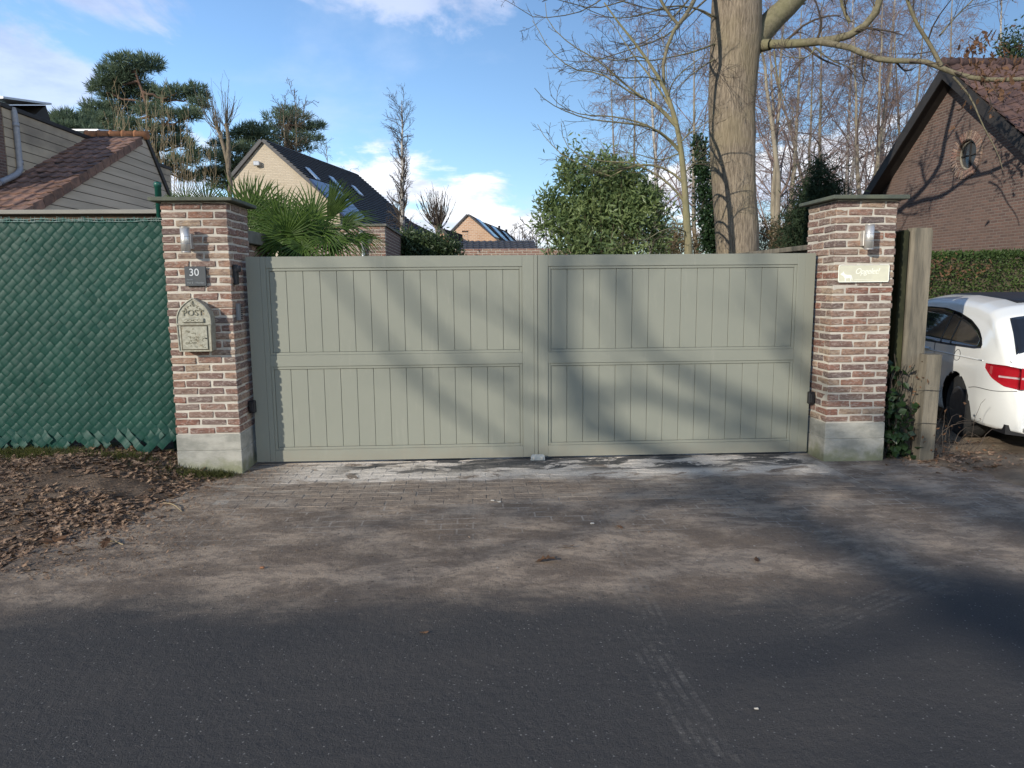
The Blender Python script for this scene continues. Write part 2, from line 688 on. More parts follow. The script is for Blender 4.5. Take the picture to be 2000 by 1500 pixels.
# concrete plinth with moss stain near the foot
m, nt, b = base_mat('mossy_plinth', 0.92, 0.2)
pos = geo_pos(nt)
s = nt.nodes.new('ShaderNodeSeparateXYZ'); nt.links.new(pos, s.inputs[0])
c = mixc(nt, smooth(nt, noise(nt, mapping(nt, pos, scale=(1, 1, 2)), 6, 7, .65), .3, .7), (.39, .375, .325), (.24, .238, .205))
mz = math_node(nt, 'MULTIPLY_ADD', noise(nt, pos, 9, 6, .6), .34, math_node(nt, 'MULTIPLY', s.outputs[2], -1.0))
c = mixc(nt, smooth(nt, mz, .02, .16, 0, .7), c, (.15, .16, .075))
nt.links.new(c, b.inputs['Base Color'])
set_bump(nt, b, noise(nt, pos, 55, 6, .7), .5, .006)
MAT['plinth'] = m
MAT['coping'] = simple('slate_coping', (.075, .085, .07), (.11, .12, .085), 8, .75, .3, bump=.4, bscale=50)
MAT['coping_grey'] = simple('grey_coping', (.20, .19, .165), (.13, .13, .105), 7, .85, .3, bump=.4)
MAT['post_concrete'] = simple('weathered_post', (.235, .205, .155), (.09, .083, .066), 5, .92, .2, stretch=(1.6, 1.6, .22), bump=.6, bscale=45)
MAT['old_slab'] = simple('dark_algae_board', (.05, .05, .022), (.018, .02, .012), 5, .9, .2, stretch=(1, 1, .4), bump=.5)
MAT['steel'] = simple('brushed_steel', (.62, .60, .56), (.54, .52, .49), 30, .42, .5, .65, stretch=(1, 1, .05))
MAT['steel_plate'] = simple('galvanised_plate', (.50, .53, .54), (.42, .45, .46), 40, .4, .5, .6)
MAT['black'] = simple('black_plastic', (.012, .012, .014), (.018, .018, .02), 20, .45, .4)
MAT['greyplastic'] = simple('grey_plastic', (.20, .21, .22), (.15, .16, .17), 20, .5, .4)
MAT['slate'] = simple('slate_sign', (.045, .052, .058), (.06, .066, .07), 14, .55, .4)
MAT['sign_white'] = simple('sign_lettering', (.55, .57, .58), (.5, .52, .53), 30, .6)
MAT['sign_grey'] = simple('sign_small_lettering', (.26, .28, .29), (.22, .24, .25), 30, .6)
MAT['plaque'] = simple('pale_plaque', (.64, .62, .47), (.56, .54, .42), 8, .35, .5)
MAT['plaque_white'] = simple('plaque_print', (.84, .84, .74), (.80, .81, .72), 20, .5)
m, nt, b = base_mat('aged_cast_letterbox', 0.55, 0.4, 0.25)
pos = geo_pos(nt)
c = mixc(nt, smooth(nt, noise(nt, pos, 30, 6, .65), .35, .65), (.37, .36, .29), (.25, .24, .19))
c = mixc(nt, smooth(nt, noise(nt, pos, 17, 5, .7), .58, .74, 0, .8), c, (.16, .095, .03))
nt.links.new(c, b.inputs['Base Color'])
set_bump(nt, b, noise(nt, pos, 140, 4, .6), .35, .003)
MAT['letterbox'] = m
MAT['letterbox_dark'] = simple('letterbox_recess', (.10, .08, .045), (.06, .05, .03), 40, .7)
MAT['letterbox_mid'] = simple('letterbox_relief', (.24, .225, .16), (.17, .155, .105), 40, .6)
m, nt, b = base_mat('green_pvc', 0.55, 0.25)
pos = geo_pos(nt)
c = mixc(nt, smooth(nt, noise(nt, pos, 2.5, 5, .6), .3, .7), (.006, .041, .030), (.009, .052, .038))
c = mixc(nt, smooth(nt, noise(nt, mapping(nt, pos, loc=(1, 7, 3)), 5, 6, .65), .55, .8, 0, .3), c, (.03, .055, .042))
nt.links.new(c, b.inputs['Base Color'])
MAT['pvc'] = m
MAT['green_post'] = simple('green_post_paint', (.010, .075, .055), (.014, .09, .066), 10, .4, .4)
MAT['wire'] = simple('fence_wire', (.07, .19, .155), (.28, .33, .31), 25, .4, .5)
MAT['cladding'] = simple('grey_weathered_cladding', (.45, .39, .315), (.35, .305, .245), 3, .85, .25, stretch=(1, .15, 1.5), bump=.3, bscale=30, rand=.18)
MAT['cladding_dirty'] = simple('brown_weathered_cladding', (.46, .385, .28), (.26, .22, .17), 1.6, .85, .25, stretch=(1, .5, 1), bump=.3, bscale=30, rand=.15)
MAT['dark_trim'] = simple('dark_trim', (.022, .019, .017), (.03, .026, .023), 8, .7)
MAT['rooftile'] = simple('red_brown_tile', (.25, .145, .105), (.12, .08, .066), 7, .8, .25, bump=.3, bscale=50, rand=.5)
MAT['ridgetile'] = simple('orange_ridge_tile', (.30, .135, .065), (.20, .10, .055), 9, .85, .2, bump=.3, rand=.3)
MAT['rhtile'] = simple('purple_red_tile', (.125, .075, .063), (.085, .054, .048), 5, .8, .25, bump=.3, rand=.4)
MAT['slatetile'] = simple('dark_grey_tile', (.042, .042, .046), (.06, .058, .06), 5, .6, .4, bump=.2, rand=.1)
MAT['pv'] = simple('solar_glass', (.018, .03, .075), (.022, .036, .085), 3, .18, .7)
MAT['pvframe'] = simple('aluminium_frame', (.52, .53, .55), (.45, .46, .48), 20, .4, .5, .5)
MAT['skylight'] = simple('skylight_glass', (.40, .47, .55), (.34, .41, .5), 6, .05, 1.0)
MAT['pipe'] = simple('grey_pipe', (.30, .31, .33), (.25, .26, .28), 20, .5, .4)
MAT['fascia'] = simple('grey_fascia_board', (.30, .285, .25), (.23, .22, .19), 6, .8, .3, stretch=(.3, 1, 1))
MAT['brownwood'] = simple('brown_board', (.10, .072, .045), (.055, .04, .028), 8, .9, .2, stretch=(.3, 1, 1))
MAT['lightframe'] = simple('window_frame_cream', (.40, .36, .28), (.34, .30, .24), 20, .6)
m, nt, b = base_mat('dark_glass', 0.06, 0.6)
b.inputs['Base Color'].default_value = (.05, .055, .06, 1)
MAT['glass'] = m
MAT['palm'] = simple('palm_leaf', (.075, .125, .022), (.04, .076, .017), 9, .5, .22, rand=.6)
MAT['palm_trunk'] = simple('palm_fibre', (.10, .07, .045), (.06, .045, .03), 30, .95, bump=.8)


def bark_mat(name, c1, c2, c3, scale=14, stretch=(1, 1, .16), bump=1.0, dist=.02, moss=.4):
    m, nt, b = base_mat(name, 0.92, 0.15)
    pos = geo_pos(nt)
    v = mapping(nt, pos, scale=stretch)
    f = noise(nt, v, scale, 8, .68, .4)
    c = mixc(nt, smooth(nt, f, .36, .64), c1, c2)
    c = mixc(nt, smooth(nt, noise(nt, pos, 1.7, 5, .6), .42, .66, 0, moss), c, c3)
    nt.links.new(c, b.inputs['Base Color'])
    set_bump(nt, b, f, bump, dist)
    return m


MAT['bark'] = bark_mat('grooved_bark', (.135, .108, .08), (.30, .245, .18), (.235, .195, .12), 42, (1, 1, .11), 1.0, .03, .5)
MAT['mossbark'] = bark_mat('mossy_branch_bark', (.115, .10, .068), (.205, .18, .122), (.175, .165, .088), 20, (1, 1, 1), .6, .01, .6)
MAT['greenbark'] = bark_mat('olive_young_bark', (.15, .135, .085), (.235, .205, .12), (.20, .19, .095), 16, (1, 1, .3), .5, .006, .5)
MAT['twig'] = simple('dark_twig', (.085, .065, .048), (.055, .043, .036), 5, .9)
MAT['twig_olive'] = simple('olive_twig', (.12, .10, .066), (.07, .058, .042), 4, .9)
MAT['birchtwig'] = simple('purple_brown_twig', (.225, .165, .145), (.17, .125, .115), 2, .9)
MAT['birchbark'] = simple('birch_bark', (.44, .42, .38), (.16, .14, .12), 3.2, .85, stretch=(1, 1, 2.2), bump=.4)
MAT['greybark'] = bark_mat('grey_forest_bark', (.18, .155, .118), (.29, .25, .19), (.235, .22, .14), 6, (1, 1, .3), .6, .02, .4)
MAT['shoot'] = simple('straw_shoot', (.30, .235, .135), (.20, .15, .095), 3, .85)
MAT['pollard'] = bark_mat('pollard_bark', (.14, .11, .08), (.22, .18, .13), (.16, .14, .09), 5, (1, 1, .4), .6, .02, .3)
MAT['pine'] = simple('pine_needles', (.135, .175, .105), (.08, .12, .08), .9, .7, .25)
MAT['pinebark'] = simple('pine_bark', (.16, .09, .06), (.09, .06, .045), 3, .9)
MAT['laurel'] = simple('laurel_leaf', (.20, .25, .10), (.12, .175, .068), 3.5, .42, .35)
MAT['laurelwood'] = simple('shrub_stem', (.10, .085, .05), (.07, .06, .035), 6, .9)
MAT['hedge'] = simple('clipped_hedge_leaf', (.070, .110, .026), (.040, .070, .02), 2.2, .6, .3)
MAT['hedge_far'] = simple('laurel_hedge_leaf', (.085, .115, .045), (.05, .08, .033), 3, .45, .4)
MAT['yew'] = simple('yew_needles', (.05, .075, .036), (.032, .052, .027), 2.5, .75, .2)
MAT['ivy'] = simple('ivy_leaf', (.030, .062, .020), (.022, .045, .020), 9, .4, .45)
MAT['dryleaf'] = simple('dry_oak_leaf', (.21, .115, .062), (.12, .068, .042), 6, .8, .2, rand=.5)
MAT['shrub_brown'] = simple('winter_shrub_leaf', (.22, .165, .085), (.135, .10, .06), 1.5, .85)
m, nt, b = base_mat('leaf_litter', 0.85, 0.2)
pos = geo_pos(nt)
c = ramp(nt, noise(nt, pos, 24, 2, .5), [(.30, (.075, .048, .034)), (.43, (.15, .096, .063)), (.54, (.24, .155, .10)), (.66, (.36, .25, .165)), (.8, (.13, .085, .06))])
nt.links.new(c, b.inputs['Base Color'])
MAT['litter'] = m
MAT['grass'] = simple('short_grass', (.085, .092, .022), (.05, .055, .02), 6, .7, .2)
MAT['carpaint'] = simple('white_car_paint', (.78, .785, .75), (.77, .775, .74), 3, .22, .55)
MAT['carpaint'].node_tree.nodes['Principled BSDF'].inputs['Coat Weight'].default_value = .6
MAT['carglass'] = simple('tinted_glass', (.012, .014, .018), (.014, .016, .02), 3, .04, .8)
MAT['tyre'] = simple('tyre_rubber', (.018, .018, .018), (.025, .025, .024), 20, .85)
MAT['rim'] = simple('alloy_rim', (.06, .06, .065), (.09, .09, .095), 15, .4, .5, .7)
MAT['chrome'] = simple('chrome', (.65, .65, .65), (.6, .6, .6), 20, .15, .5, 1)
m, nt, b = base_mat('red_lens', 0.08, 0.7)
b.inputs['Base Color'].default_value = (.36, .008, .016, 1)
b.inputs['Coat Weight'].default_value = .7
MAT['redlens'] = m
MAT['clearlens'] = simple('clear_lens', (.55, .42, .42), (.5, .36, .36), 30, .1, .7)


def translucent(name, fac, tint=1.5):
    """thin leaves let part of the light through"""
    nt = MAT[name].node_tree
    b = nt.nodes['Principled BSDF']
    out = [n for n in nt.nodes if n.type == 'OUTPUT_MATERIAL'][0]
    src = b.inputs['Base Color'].links[0].from_socket
    hs = nt.nodes.new('ShaderNodeHueSaturation')
    hs.inputs['Value'].default_value = tint
    nt.links.new(src, hs.inputs['Color'])
    tr = nt.nodes.new('ShaderNodeBsdfTranslucent')
    nt.links.new(hs.outputs[0], tr.inputs[0])
    mx = nt.nodes.new('ShaderNodeMixShader')
    mx.inputs[0].default_value = fac
    nt.links.new(b.outputs[0], mx.inputs[1]); nt.links.new(tr.outputs[0], mx.inputs[2])
    nt.links.new(mx.outputs[0], out.inputs[0])


for k_, f_ in (('laurel', .35), ('palm', .3), ('hedge', .25), ('hedge_far', .3), ('ivy', .25), ('pine', .25), ('yew', .2), ('grass', .3), ('dryleaf', .3), ('shrub_brown', .2)):
    translucent(k_, f_)


# ------------------------------------------------------------------ ground materials
def track(nt, sx, sy, p0, p1, w, tread=34.0, amp=.5):
    """dusty tyre print from p0 to p1 (metres on the ground)"""
    p0, p1 = np.array(p0[:2]), np.array(p1[:2])
    d = p1 - p0
    L = float(np.linalg.norm(d)); d = d / L
    a = math_node(nt, 'ADD', math_node(nt, 'MULTIPLY', math_node(nt, 'SUBTRACT', sx, float(p0[0])), float(d[0])),
                  math_node(nt, 'MULTIPLY', math_node(nt, 'SUBTRACT', sy, float(p0[1])), float(d[1])))
    c = math_node(nt, 'ADD', math_node(nt, 'MULTIPLY', math_node(nt, 'SUBTRACT', sx, float(p0[0])), float(-d[1])),
                  math_node(nt, 'MULTIPLY', math_node(nt, 'SUBTRACT', sy, float(p0[1])), float(d[0])))
    ca = math_node(nt, 'ABSOLUTE', c)
    m = smooth(nt, ca, w * .8, w, 1, 0)
    # longitudinal grooves and cross blocks
    g = math_node(nt, 'MULTIPLY_ADD', math_node(nt, 'SINE', math_node(nt, 'MULTIPLY', c, 4.4 * pi / w)), .5, .5)
    bl = math_node(nt, 'MULTIPLY_ADD', math_node(nt, 'SINE', math_node(nt, 'ADD', math_node(nt, 'MULTIPLY', a, tread * 2 * pi), math_node(nt, 'MULTIPLY', ca, 60.0))), .5, .5)
    pat = math_node(nt, 'MULTIPLY', smooth(nt, g, .15, .6), smooth(nt, bl, .0, .5, .5, 1))
    e = math_node(nt, 'MULTIPLY', smooth(nt, a, -.1, L * .3), smooth(nt, a, L * .55, L + .15, 1, 0))
    return math_node(nt, 'MULTIPLY', math_node(nt, 'MULTIPLY', m, pat), math_node(nt, 'MULTIPLY', e, amp))


def ground_mat(name, kind):
    m, nt, b = base_mat(name, 0.9, 0.25)
    pos = geo_pos(nt)
    s = nt.nodes.new('ShaderNodeSeparateXYZ'); nt.links.new(pos, s.inputs[0])
    X, Y = s.outputs[0], s.outputs[1]
    # --- earth trodden over paving
    n1 = noise(nt, mapping(nt, pos, scale=(.8, 1.3, 1)), 2.3, 10, .68, .4)
    n2 = noise(nt, mapping(nt, pos, loc=(3, 1, 0), scale=(.8, 1.4, 1)), 6, 9, .75, .5)
    n3 = noise(nt, pos, 60, 4, .7)
    if kind == 'paver':
        r = obj_rand(nt)
        e = mixc(nt, r, (.30, .238, .178), (.225, .178, .136))
    else:
        e = mixc(nt, smooth(nt, n1, .39, .60), (.36, .28, .205), (.17, .128, .094))
    e = mixc(nt, smooth(nt, n2, .47, .56, 0, .5), e, (.135, .106, .085))
    e = mixc(nt, smooth(nt, n3, .52, .72, 0, .5), e, (.33, .285, .235))
    e = mixc(nt, smooth(nt, noise(nt, pos, 16, 8, .82), .53, .60, 0, .5), e, (.095, .072, .058))
    vs_ = nt.nodes.new('ShaderNodeTexVoronoi'); vs_.inputs['Scale'].default_value = 22
    nt.links.new(pos, vs_.inputs['Vector'])
    vc_ = nt.nodes.new('ShaderNodeSeparateXYZ'); nt.links.new(vs_.outputs['Color'], vc_.inputs[0])
    e = mixc(nt, math_node(nt, 'MULTIPLY', smooth(nt, vs_.outputs['Distance'], .08, .2, 1, 0), smooth(nt, vc_.outputs[0], .72, .95, 0, .8)), e, (.42, .38, .33))
    e = mixc(nt, math_node(nt, 'MULTIPLY', smooth(nt, vs_.outputs['Distance'], .1, .25, 1, 0), smooth(nt, vc_.outputs[1], .8, .95, 0, .8)), e, (.06, .042, .032))
    if kind == 'driveway':
        # joints of the paving showing through the dirt further out
        t = nt.nodes.new('ShaderNodeTexBrick')
        nt.links.new(mapping(nt, pos, loc=(.05, .05, 0)), t.inputs['Vector'])
        t.inputs['Scale'].default_value = 1
        t.inputs['Brick Width'].default_value = .21
        t.inputs['Row Height'].default_value = .105
        t.inputs['Mortar Size'].default_value = .006
        jm = math_node(nt, 'MULTIPLY', t.outputs[1], smooth(nt, noise(nt, pos, 3.2, 6, .75), .46, .58))
        jm = math_node(nt, 'MULTIPLY', jm, smooth(nt, Y, -2.3, -1.5, 0, .85))
        e = mixc(nt, jm, e, (.36, .32, .27))
    if kind == 'joint':
        e = mixc(nt, smooth(nt, noise(nt, pos, 2.2, 6, .65), .40, .62), (.15, .125, .103), (.34, .30, .25))
    # --- pale builders' sand and dark wet mortar along the foot of the gate
    wob = math_node(nt, 'MULTIPLY_ADD', noise(nt, mapping(nt, pos, scale=(1, 1.6, 1)), 3.2, 7, .65, .5), .5, Y)
    band = math_node(nt, 'MULTIPLY', smooth(nt, wob, -.50, -.28), smooth(nt, X, -1.9, -1.3))
    band = math_node(nt, 'MULTIPLY', band, smooth(nt, X, 2.75, 3.15, 1, 0))
    sandn = noise(nt, mapping(nt, pos, loc=(9, 4, 0), scale=(.8, 1.5, 1)), 3.0, 7, .68, .6)
    grain = noise(nt, pos, 45, 5, .75)
    sand = mixc(nt, smooth(nt, grain, .4, .7), (.66, .595, .51), (.45, .405, .345))
    dark = mixc(nt, smooth(nt, grain, .35, .7), (.035, .037, .037), (.09, .088, .083))
    e = mixc(nt, math_node(nt, 'MULTIPLY', band, smooth(nt, sandn, .38, .45)), e, sand)
    dband = math_node(nt, 'MULTIPLY', smooth(nt, Y, -.50, -.36), smooth(nt, X, -1.4, -1.0))
    dband = math_node(nt, 'MULTIPLY', dband, smooth(nt, X, 2.8, 3.0, 1, 0))
    dn = noise(nt, mapping(nt, pos, loc=(2, 8, 0), scale=(.55, 1.3, 1)), 3.4, 7, .68, .7)
    e = mixc(nt, math_node(nt, 'MULTIPLY', dband, smooth(nt, dn, .47, .53, 0, .95)), e, dark)
    dust = smooth(nt, noise(nt, mapping(nt, pos, loc=(5, 5, 0), scale=(.7, 1.6, 1)), 2.4, 8, .7, .5), .46, .68, 0, .7)
    dust = math_node(nt, 'MULTIPLY', dust, smooth(nt, Y, -2.1, -.6))
    e = mixc(nt, dust, e, (.42, .37, .305))
    # --- asphalt
    an = noise(nt, pos, 150, 3, .8)
    asp = mixc(nt, smooth(nt, an, .3, .7), (.041, .0385, .037), (.070, .066, .063))
    vo = nt.nodes.new('ShaderNodeTexVoronoi')
    vo.inputs['Scale'].default_value = 46
    nt.links.new(pos, vo.inputs['Vector'])
    sc = nt.nodes.new('ShaderNodeSeparateXYZ'); nt.links.new(vo.outputs['Color'], sc.inputs[0])
    chip = math_node(nt, 'MULTIPLY', smooth(nt, vo.outputs['Distance'], .10, .2, 1, 0), math_node(nt, 'GREATER_THAN', sc.outputs[0], .66))
    asp = mixc(nt, math_node(nt, 'MULTIPLY', chip, .7), asp, (.30, .285, .26))
    vo2 = nt.nodes.new('ShaderNodeTexVoronoi')
    vo2.inputs['Scale'].default_value = 110
    nt.links.new(pos, vo2.inputs['Vector'])
    sc2 = nt.nodes.new('ShaderNodeSeparateXYZ'); nt.links.new(vo2.outputs['Color'], sc2.inputs[0])
    asp = mixc(nt, math_node(nt, 'MULTIPLY', smooth(nt, vo2.outputs['Distance'], .15, .35, 1, 0), smooth(nt, sc2.outputs[1], .55, 1.0, 0, .4)), asp, (.17, .16, .15))
    film = smooth(nt, noise(nt, mapping(nt, pos, scale=(.5, 1.2, 1)), 1.6, 7, .65, .3), .42, .7, 0, .35)
    asp = mixc(nt, film, asp, (.085, .075, .066))
    edge = math_node(nt, 'MULTIPLY_ADD', noise(nt, mapping(nt, pos, scale=(.5, 1, 1)), 1.5, 8, .68, .4), 1.1, Y)
    c = mixc(nt, smooth(nt, edge, -2.62, -2.02), asp, e)
    # --- tyre prints
    T = [((1180, 960), (1680, 1260), .085), ((1160, 960), (1330, 1330), .085), ((1560, 950), (1940, 1130), .08),
         ((1880, 1110), (1560, 1240), .085), ((1250, 1230), (1440, 1540), .095), ((1380, 1010), (1620, 1090), .04), ((1640, 980), (1830, 1140), .06)]
    tot = None
    for (a, bb, w) in T:
        k = track(nt, X, Y, PZ(*a), PZ(*bb), w)
        tot = k if tot is None else math_node(nt, 'MAXIMUM', tot, k)
    tot = math_node(nt, 'MULTIPLY', tot, smooth(nt, noise(nt, pos, 8, 9, .85), .44, .62, .0, .75))
    c = mixc(nt, tot, c, (.27, .245, .21))
    nt.links.new(c, b.inputs['Base Color'])
    h = math_node(nt, 'ADD', math_node(nt, 'MULTIPLY', an, .5), math_node(nt, 'MULTIPLY', noise(nt, pos, 18, 6, .7), 1.4))
    set_bump(nt, b, h, .8, .014)
    return m


MAT['drive'] = ground_mat('dirty_driveway', 'driveway')
MAT['joint'] = ground_mat('sanded_joints', 'joint')
MAT['paver'] = ground_mat('dirty_paver', 'paver')
m, nt, b = base_mat('verge_soil', 0.95, 0.15)
pos = geo_pos(nt)
c = mixc(nt, smooth(nt, noise(nt, pos, 3, 8, .65), .3, .7), (.20, .150, .110), (.095, .07, .052))
c = mixc(nt, smooth(nt, noise(nt, pos, 40, 5, .7), .5, .75, 0, .6), c, (.18, .125, .085))
vs2 = nt.nodes.new('ShaderNodeSeparateXYZ'); nt.links.new(pos, vs2.inputs[0])
mo = math_node(nt, 'MULTIPLY', smooth(nt, noise(nt, pos, 2.3, 6, .65), .46, .58), smooth(nt, vs2.outputs[1], -.75, -.2))
c = mixc(nt, math_node(nt, 'MULTIPLY', mo, .75), c, (.085, .095, .03))
nt.links.new(c, b.inputs['Base Color'])
set_bump(nt, b, noise(nt, pos, 22, 8, .75), 1.0, .04)
MAT['soil'] = m
m, nt, b = base_mat('parking_soil', 0.95, 0.15)
pos = geo_pos(nt)
c = mixc(nt, smooth(nt, noise(nt, mapping(nt, pos, scale=(1, 1.5, 1)), 1.6, 8, .65), .33, .67), (.30, .235, .165), (.145, .108, .078))
c = mixc(nt, smooth(nt, noise(nt, pos, 30, 5, .7), .52, .75, 0, .5), c, (.25, .185, .12))
nt.links.new(c, b.inputs['Base Color'])
set_bump(nt, b, noise(nt, pos, 14, 8, .75), .9, .04)
MAT['soil_light'] = m
MAT['field'] = simple('garden_ground', (.10, .095, .05), (.075, .07, .045), 1.2, .95, .1, bump=.5, bscale=8, bdist=.05)
#PART2

# ------------------------------------------------------------------ ground, road, driveway
def vnoise(x, y, scale, seed):
    g = np.random.default_rng(seed).random((64, 64))
    fx, fy = x * scale % 63, y * scale % 63
    i, j = fx.astype(int), fy.astype(int)
    u, v = fx - i, fy - j
    u, v = u * u * (3 - 2 * u), v * v * (3 - 2 * v)
    return (g[i, j] * (1 - u) * (1 - v) + g[i + 1, j] * u * (1 - v) + g[i, j + 1] * (1 - u) * v + g[i + 1, j + 1] * u * v) - .5


def sstep(t):
    t = np.clip(t, 0, 1)
    return t * t * (3 - 2 * t)


def h_verge(x, y):
    wob = vnoise(x, y, 1.3, 1) * .5
    rx = sstep((-1.9 + wob * .5 - x) / 1.5)
    ry = sstep((y + 2.35 + wob * .5) / 2.0)
    m = np.minimum(rx * 3, 1) * np.minimum(ry * 3, 1)
    return -.02 + .20 * rx ** .8 * ry ** 1.2 + m * (.012 + .05 * vnoise(x, y, 2.1, 2) + .035 * vnoise(x, y, 7, 3) + .016 * vnoise(x, y, 19, 4))


def h_park(x, y):
    rx = sstep((x - 3.25 + vnoise(x, y, 1.1, 9) * 1.1 + vnoise(x, y, 4, 19) * .35) / 1.3)
    ry = sstep((y + 2.2 + vnoise(x, y, 1.1, 8) * 1.2) / 1.2)
    return -.022 + .05 * rx * ry + rx * ry * (.05 * vnoise(x, y, 2.5, 5) + .02 * vnoise(x, y, 9, 6))


def grid(name, x0, x1, y0, y1, nx, ny, h, mat, powx=1.0, flip=False):
    a = np.linspace(0, 1, nx) ** powx
    xs = x1 + (x0 - x1) * a if flip else x0 + (x1 - x0) * a
    X, Y = np.meshgrid(xs, np.linspace(y0, y1, ny))
    Z = h(X, Y)
    i = np.arange(nx - 1)[None] + np.arange(ny - 1)[:, None] * nx
    i = i.ravel()
    q = np.stack([i, i + 1, i + nx + 1, i + nx], 1)
    if flip: q = q[:, ::-1]
    me = mesh_arrays(name, np.stack([X, Y, Z], -1), [q], mat, True)
    return link(name, me)


g = MB(); g.add([(-900, -900, -.065), (900, -900, -.065), (900, 900, -.065), (-900, 900, -.065)], [(0, 1, 2, 3)])
tag(g.build('ground', MAT['field']), kind='structure')
g = MB(); g.add([(-80, -9.3, 0), (80, -9.3, 0), (80, -2.4, 0), (-80, -2.4, 0)], [(0, 1, 2, 3)])
tag(g.build('road', MAT['drive']), kind='structure')
PAVE_Y0, PAVE_X0, PAVE_X1 = -1.285, -1.95, 2.98
g = MB(); g.add([(-2.7, -2.4, 0), (7.5, -2.4, 0), (7.5, PAVE_Y0, 0), (-2.7, PAVE_Y0, 0)], [(0, 1, 2, 3)])
g.add([(-2.7, PAVE_Y0, 0), (PAVE_X0, PAVE_Y0, 0), (PAVE_X0, .3, 0), (-2.7, .3, 0)], [(0, 1, 2, 3)])
g.add([(PAVE_X1, PAVE_Y0, 0), (7.5, PAVE_Y0, 0), (7.5, .3, 0), (PAVE_X1, .3, 0)], [(0, 1, 2, 3)])
drive = tag(g.build('driveway', MAT['drive']), kind='structure')
g = MB(); g.add([(PAVE_X0, PAVE_Y0, -.0012), (PAVE_X1, PAVE_Y0, -.0012), (PAVE_X1, .3, -.0012), (PAVE_X0, .3, -.0012)], [(0, 1, 2, 3)])
tag(g.build('joint_sand', MAT['joint'], drive), kind='structure')
pm = []
for k in range(6):
    V, F = chamfer_box(.2055, .1012, .05, .0025, .0015)
    b = MB(); b.add(V, F)
    o = b.build('paver', MAT['paver']); pm.append(o.data); bpy.data.objects.remove(o)
nrow = 12
for r in range(nrow):
    y = PAVE_Y0 + .053 + r * .106
    off = .1055 * (r % 2)
    x = PAVE_X0 + .1 + off
    while x < PAVE_X1 - .09:
        o = link('paver', random.choice(pm), drive, (x + random.gauss(0, .0015), y + random.gauss(0, .001), -.0235 + random.uniform(-.0008, .0008)))
        o.rotation_euler = (random.gauss(0, .004), random.gauss(0, .004), random.gauss(0, .006))
        x += .211
for (xa, xb, ya, yb) in ((PAVE_X0, PAVE_X1, 0.0, 0.3),):      # threshold strip under the gate
    b = MB(); b.cbox(-1.98, 3.0, -.012, .26, -.05, .004, .003)
    b.build('threshold', MAT['drive'], drive)

tag(grid('verge', -16, -1.7, -2.95, 3.0, 260, 150, h_verge, MAT['soil'], 1.6, True), kind='structure')
tag(grid('parking_ground', 3.15, 20, -2.75, 14, 160, 150, h_park, MAT['soil_light'], 1.6), kind='structure')

# ------------------------------------------------------------------ leaves on the ground
OAK = [(0, 0), (.10, .04), (.20, .17), (.29, .09), (.42, .27), (.52, .11), (.66, .27), (.74, .11), (.88, .15), (1, 0)]
OUT = np.array([(x, y) for x, y in OAK] + [(x, -y) for x, y in OAK[-2:0:-1]])


def leaf_mesh_arrays(n, pos, size, tilt=.5, curl=.5, rng=RNG):
    m = len(OUT)
    base = np.vstack([OUT - np.array([.5, 0]), [[0, 0]]])
    a = rng.uniform(0, 2 * pi, n)
    cu = rng.normal(.15, curl, (n, 1)); cv = rng.normal(.3, curl * 1.6, (n, 1))
    X = np.repeat(base[None, :, 0], n, 0); Y = np.repeat(base[None, :, 1], n, 0) * rng.uniform(.75, 1.15, (n, 1))
    Z = cu * X ** 2 + cv * Y ** 2 + rng.normal(0, .02, X.shape)
    sz = np.asarray(size).reshape(n, 1)
    X, Y, Z = X * sz, Y * sz, Z * sz
    tx, ty = rng.normal(0, tilt, (n, 1)), rng.normal(0, tilt, (n, 1))
    Z2 = Z + X * tx + Y * ty
    c, s_ = np.cos(a)[:, None], np.sin(a)[:, None]
    V = np.stack([X * c - Y * s_, X * s_ + Y * c, Z2 - Z2.min(1, keepdims=True) * .75], -1) + pos[:, None, :]
    k = np.arange(m)
    F = np.stack([k, (k + 1) % m, np.full(m, m)], 1)
    F = (np.arange(n)[:, None, None] * (m + 1) + F[None]).reshape(-1, 3)
    return V.reshape(-1, 3), F


def litter(name, n, fx, hfun, size, label=None):
    p = fx(n)
    z = hfun(p[:, 0], p[:, 1]) + .004
    pos = np.column_stack([p, z])
    V, F = leaf_mesh_arrays(len(p), pos, size[0] + (size[1] - size[0]) * RNG.random(len(p)) ** 1.7, .2, .4)
    return tag(add_mesh(name, V, F, MAT['litter']), label, None, None, 'stuff')


def fx_left(n):
    x = -1.98 - np.abs(RNG.normal(0, 1.5, n)) ** 1.0
    y = -2.42 + 2.4 * RNG.random(n) ** .85
    k = (vnoise(x, y, 2.2, 31) + .5 > RNG.random(n) * .8 + .08) & (x < -1.98 - .45 * RNG.random(n) ** .6) & ~((y > -.45) & (RNG.random(n) < .2))
    return np.column_stack([x[k], y[k]])


litter('leaf_litter', 21000, fx_left, h_verge, (.016, .085), 'brown oak leaf litter over the bank below the green fence')


litter('leaf_crumbs', 14000, lambda n: (lambda q: q[q[:, 0] < -1.2 - .9 * RNG.random(len(q)) ** .4])(np.column_stack([-1.2 - np.abs(RNG.normal(0, 1.8, n)), RNG.uniform(-2.5, -.02, n)])), lambda x, y: np.maximum(h_verge(x, y), 0), (.006, .024), 'fine leaf crumbs and bark between the oak leaves on the bank')


def fx_right(n):
    x = 3.5 + np.abs(RNG.normal(0, .55, n)); y = RNG.uniform(-.75, .35, n)
    k = ~((x < 3.56) & (y > -.3))
    return np.column_stack([x[k], y[k]])


litter('leaf_litter', 900, fx_right, h_park, (.03, .08), 'dry leaf litter at the feet of the concrete posts')


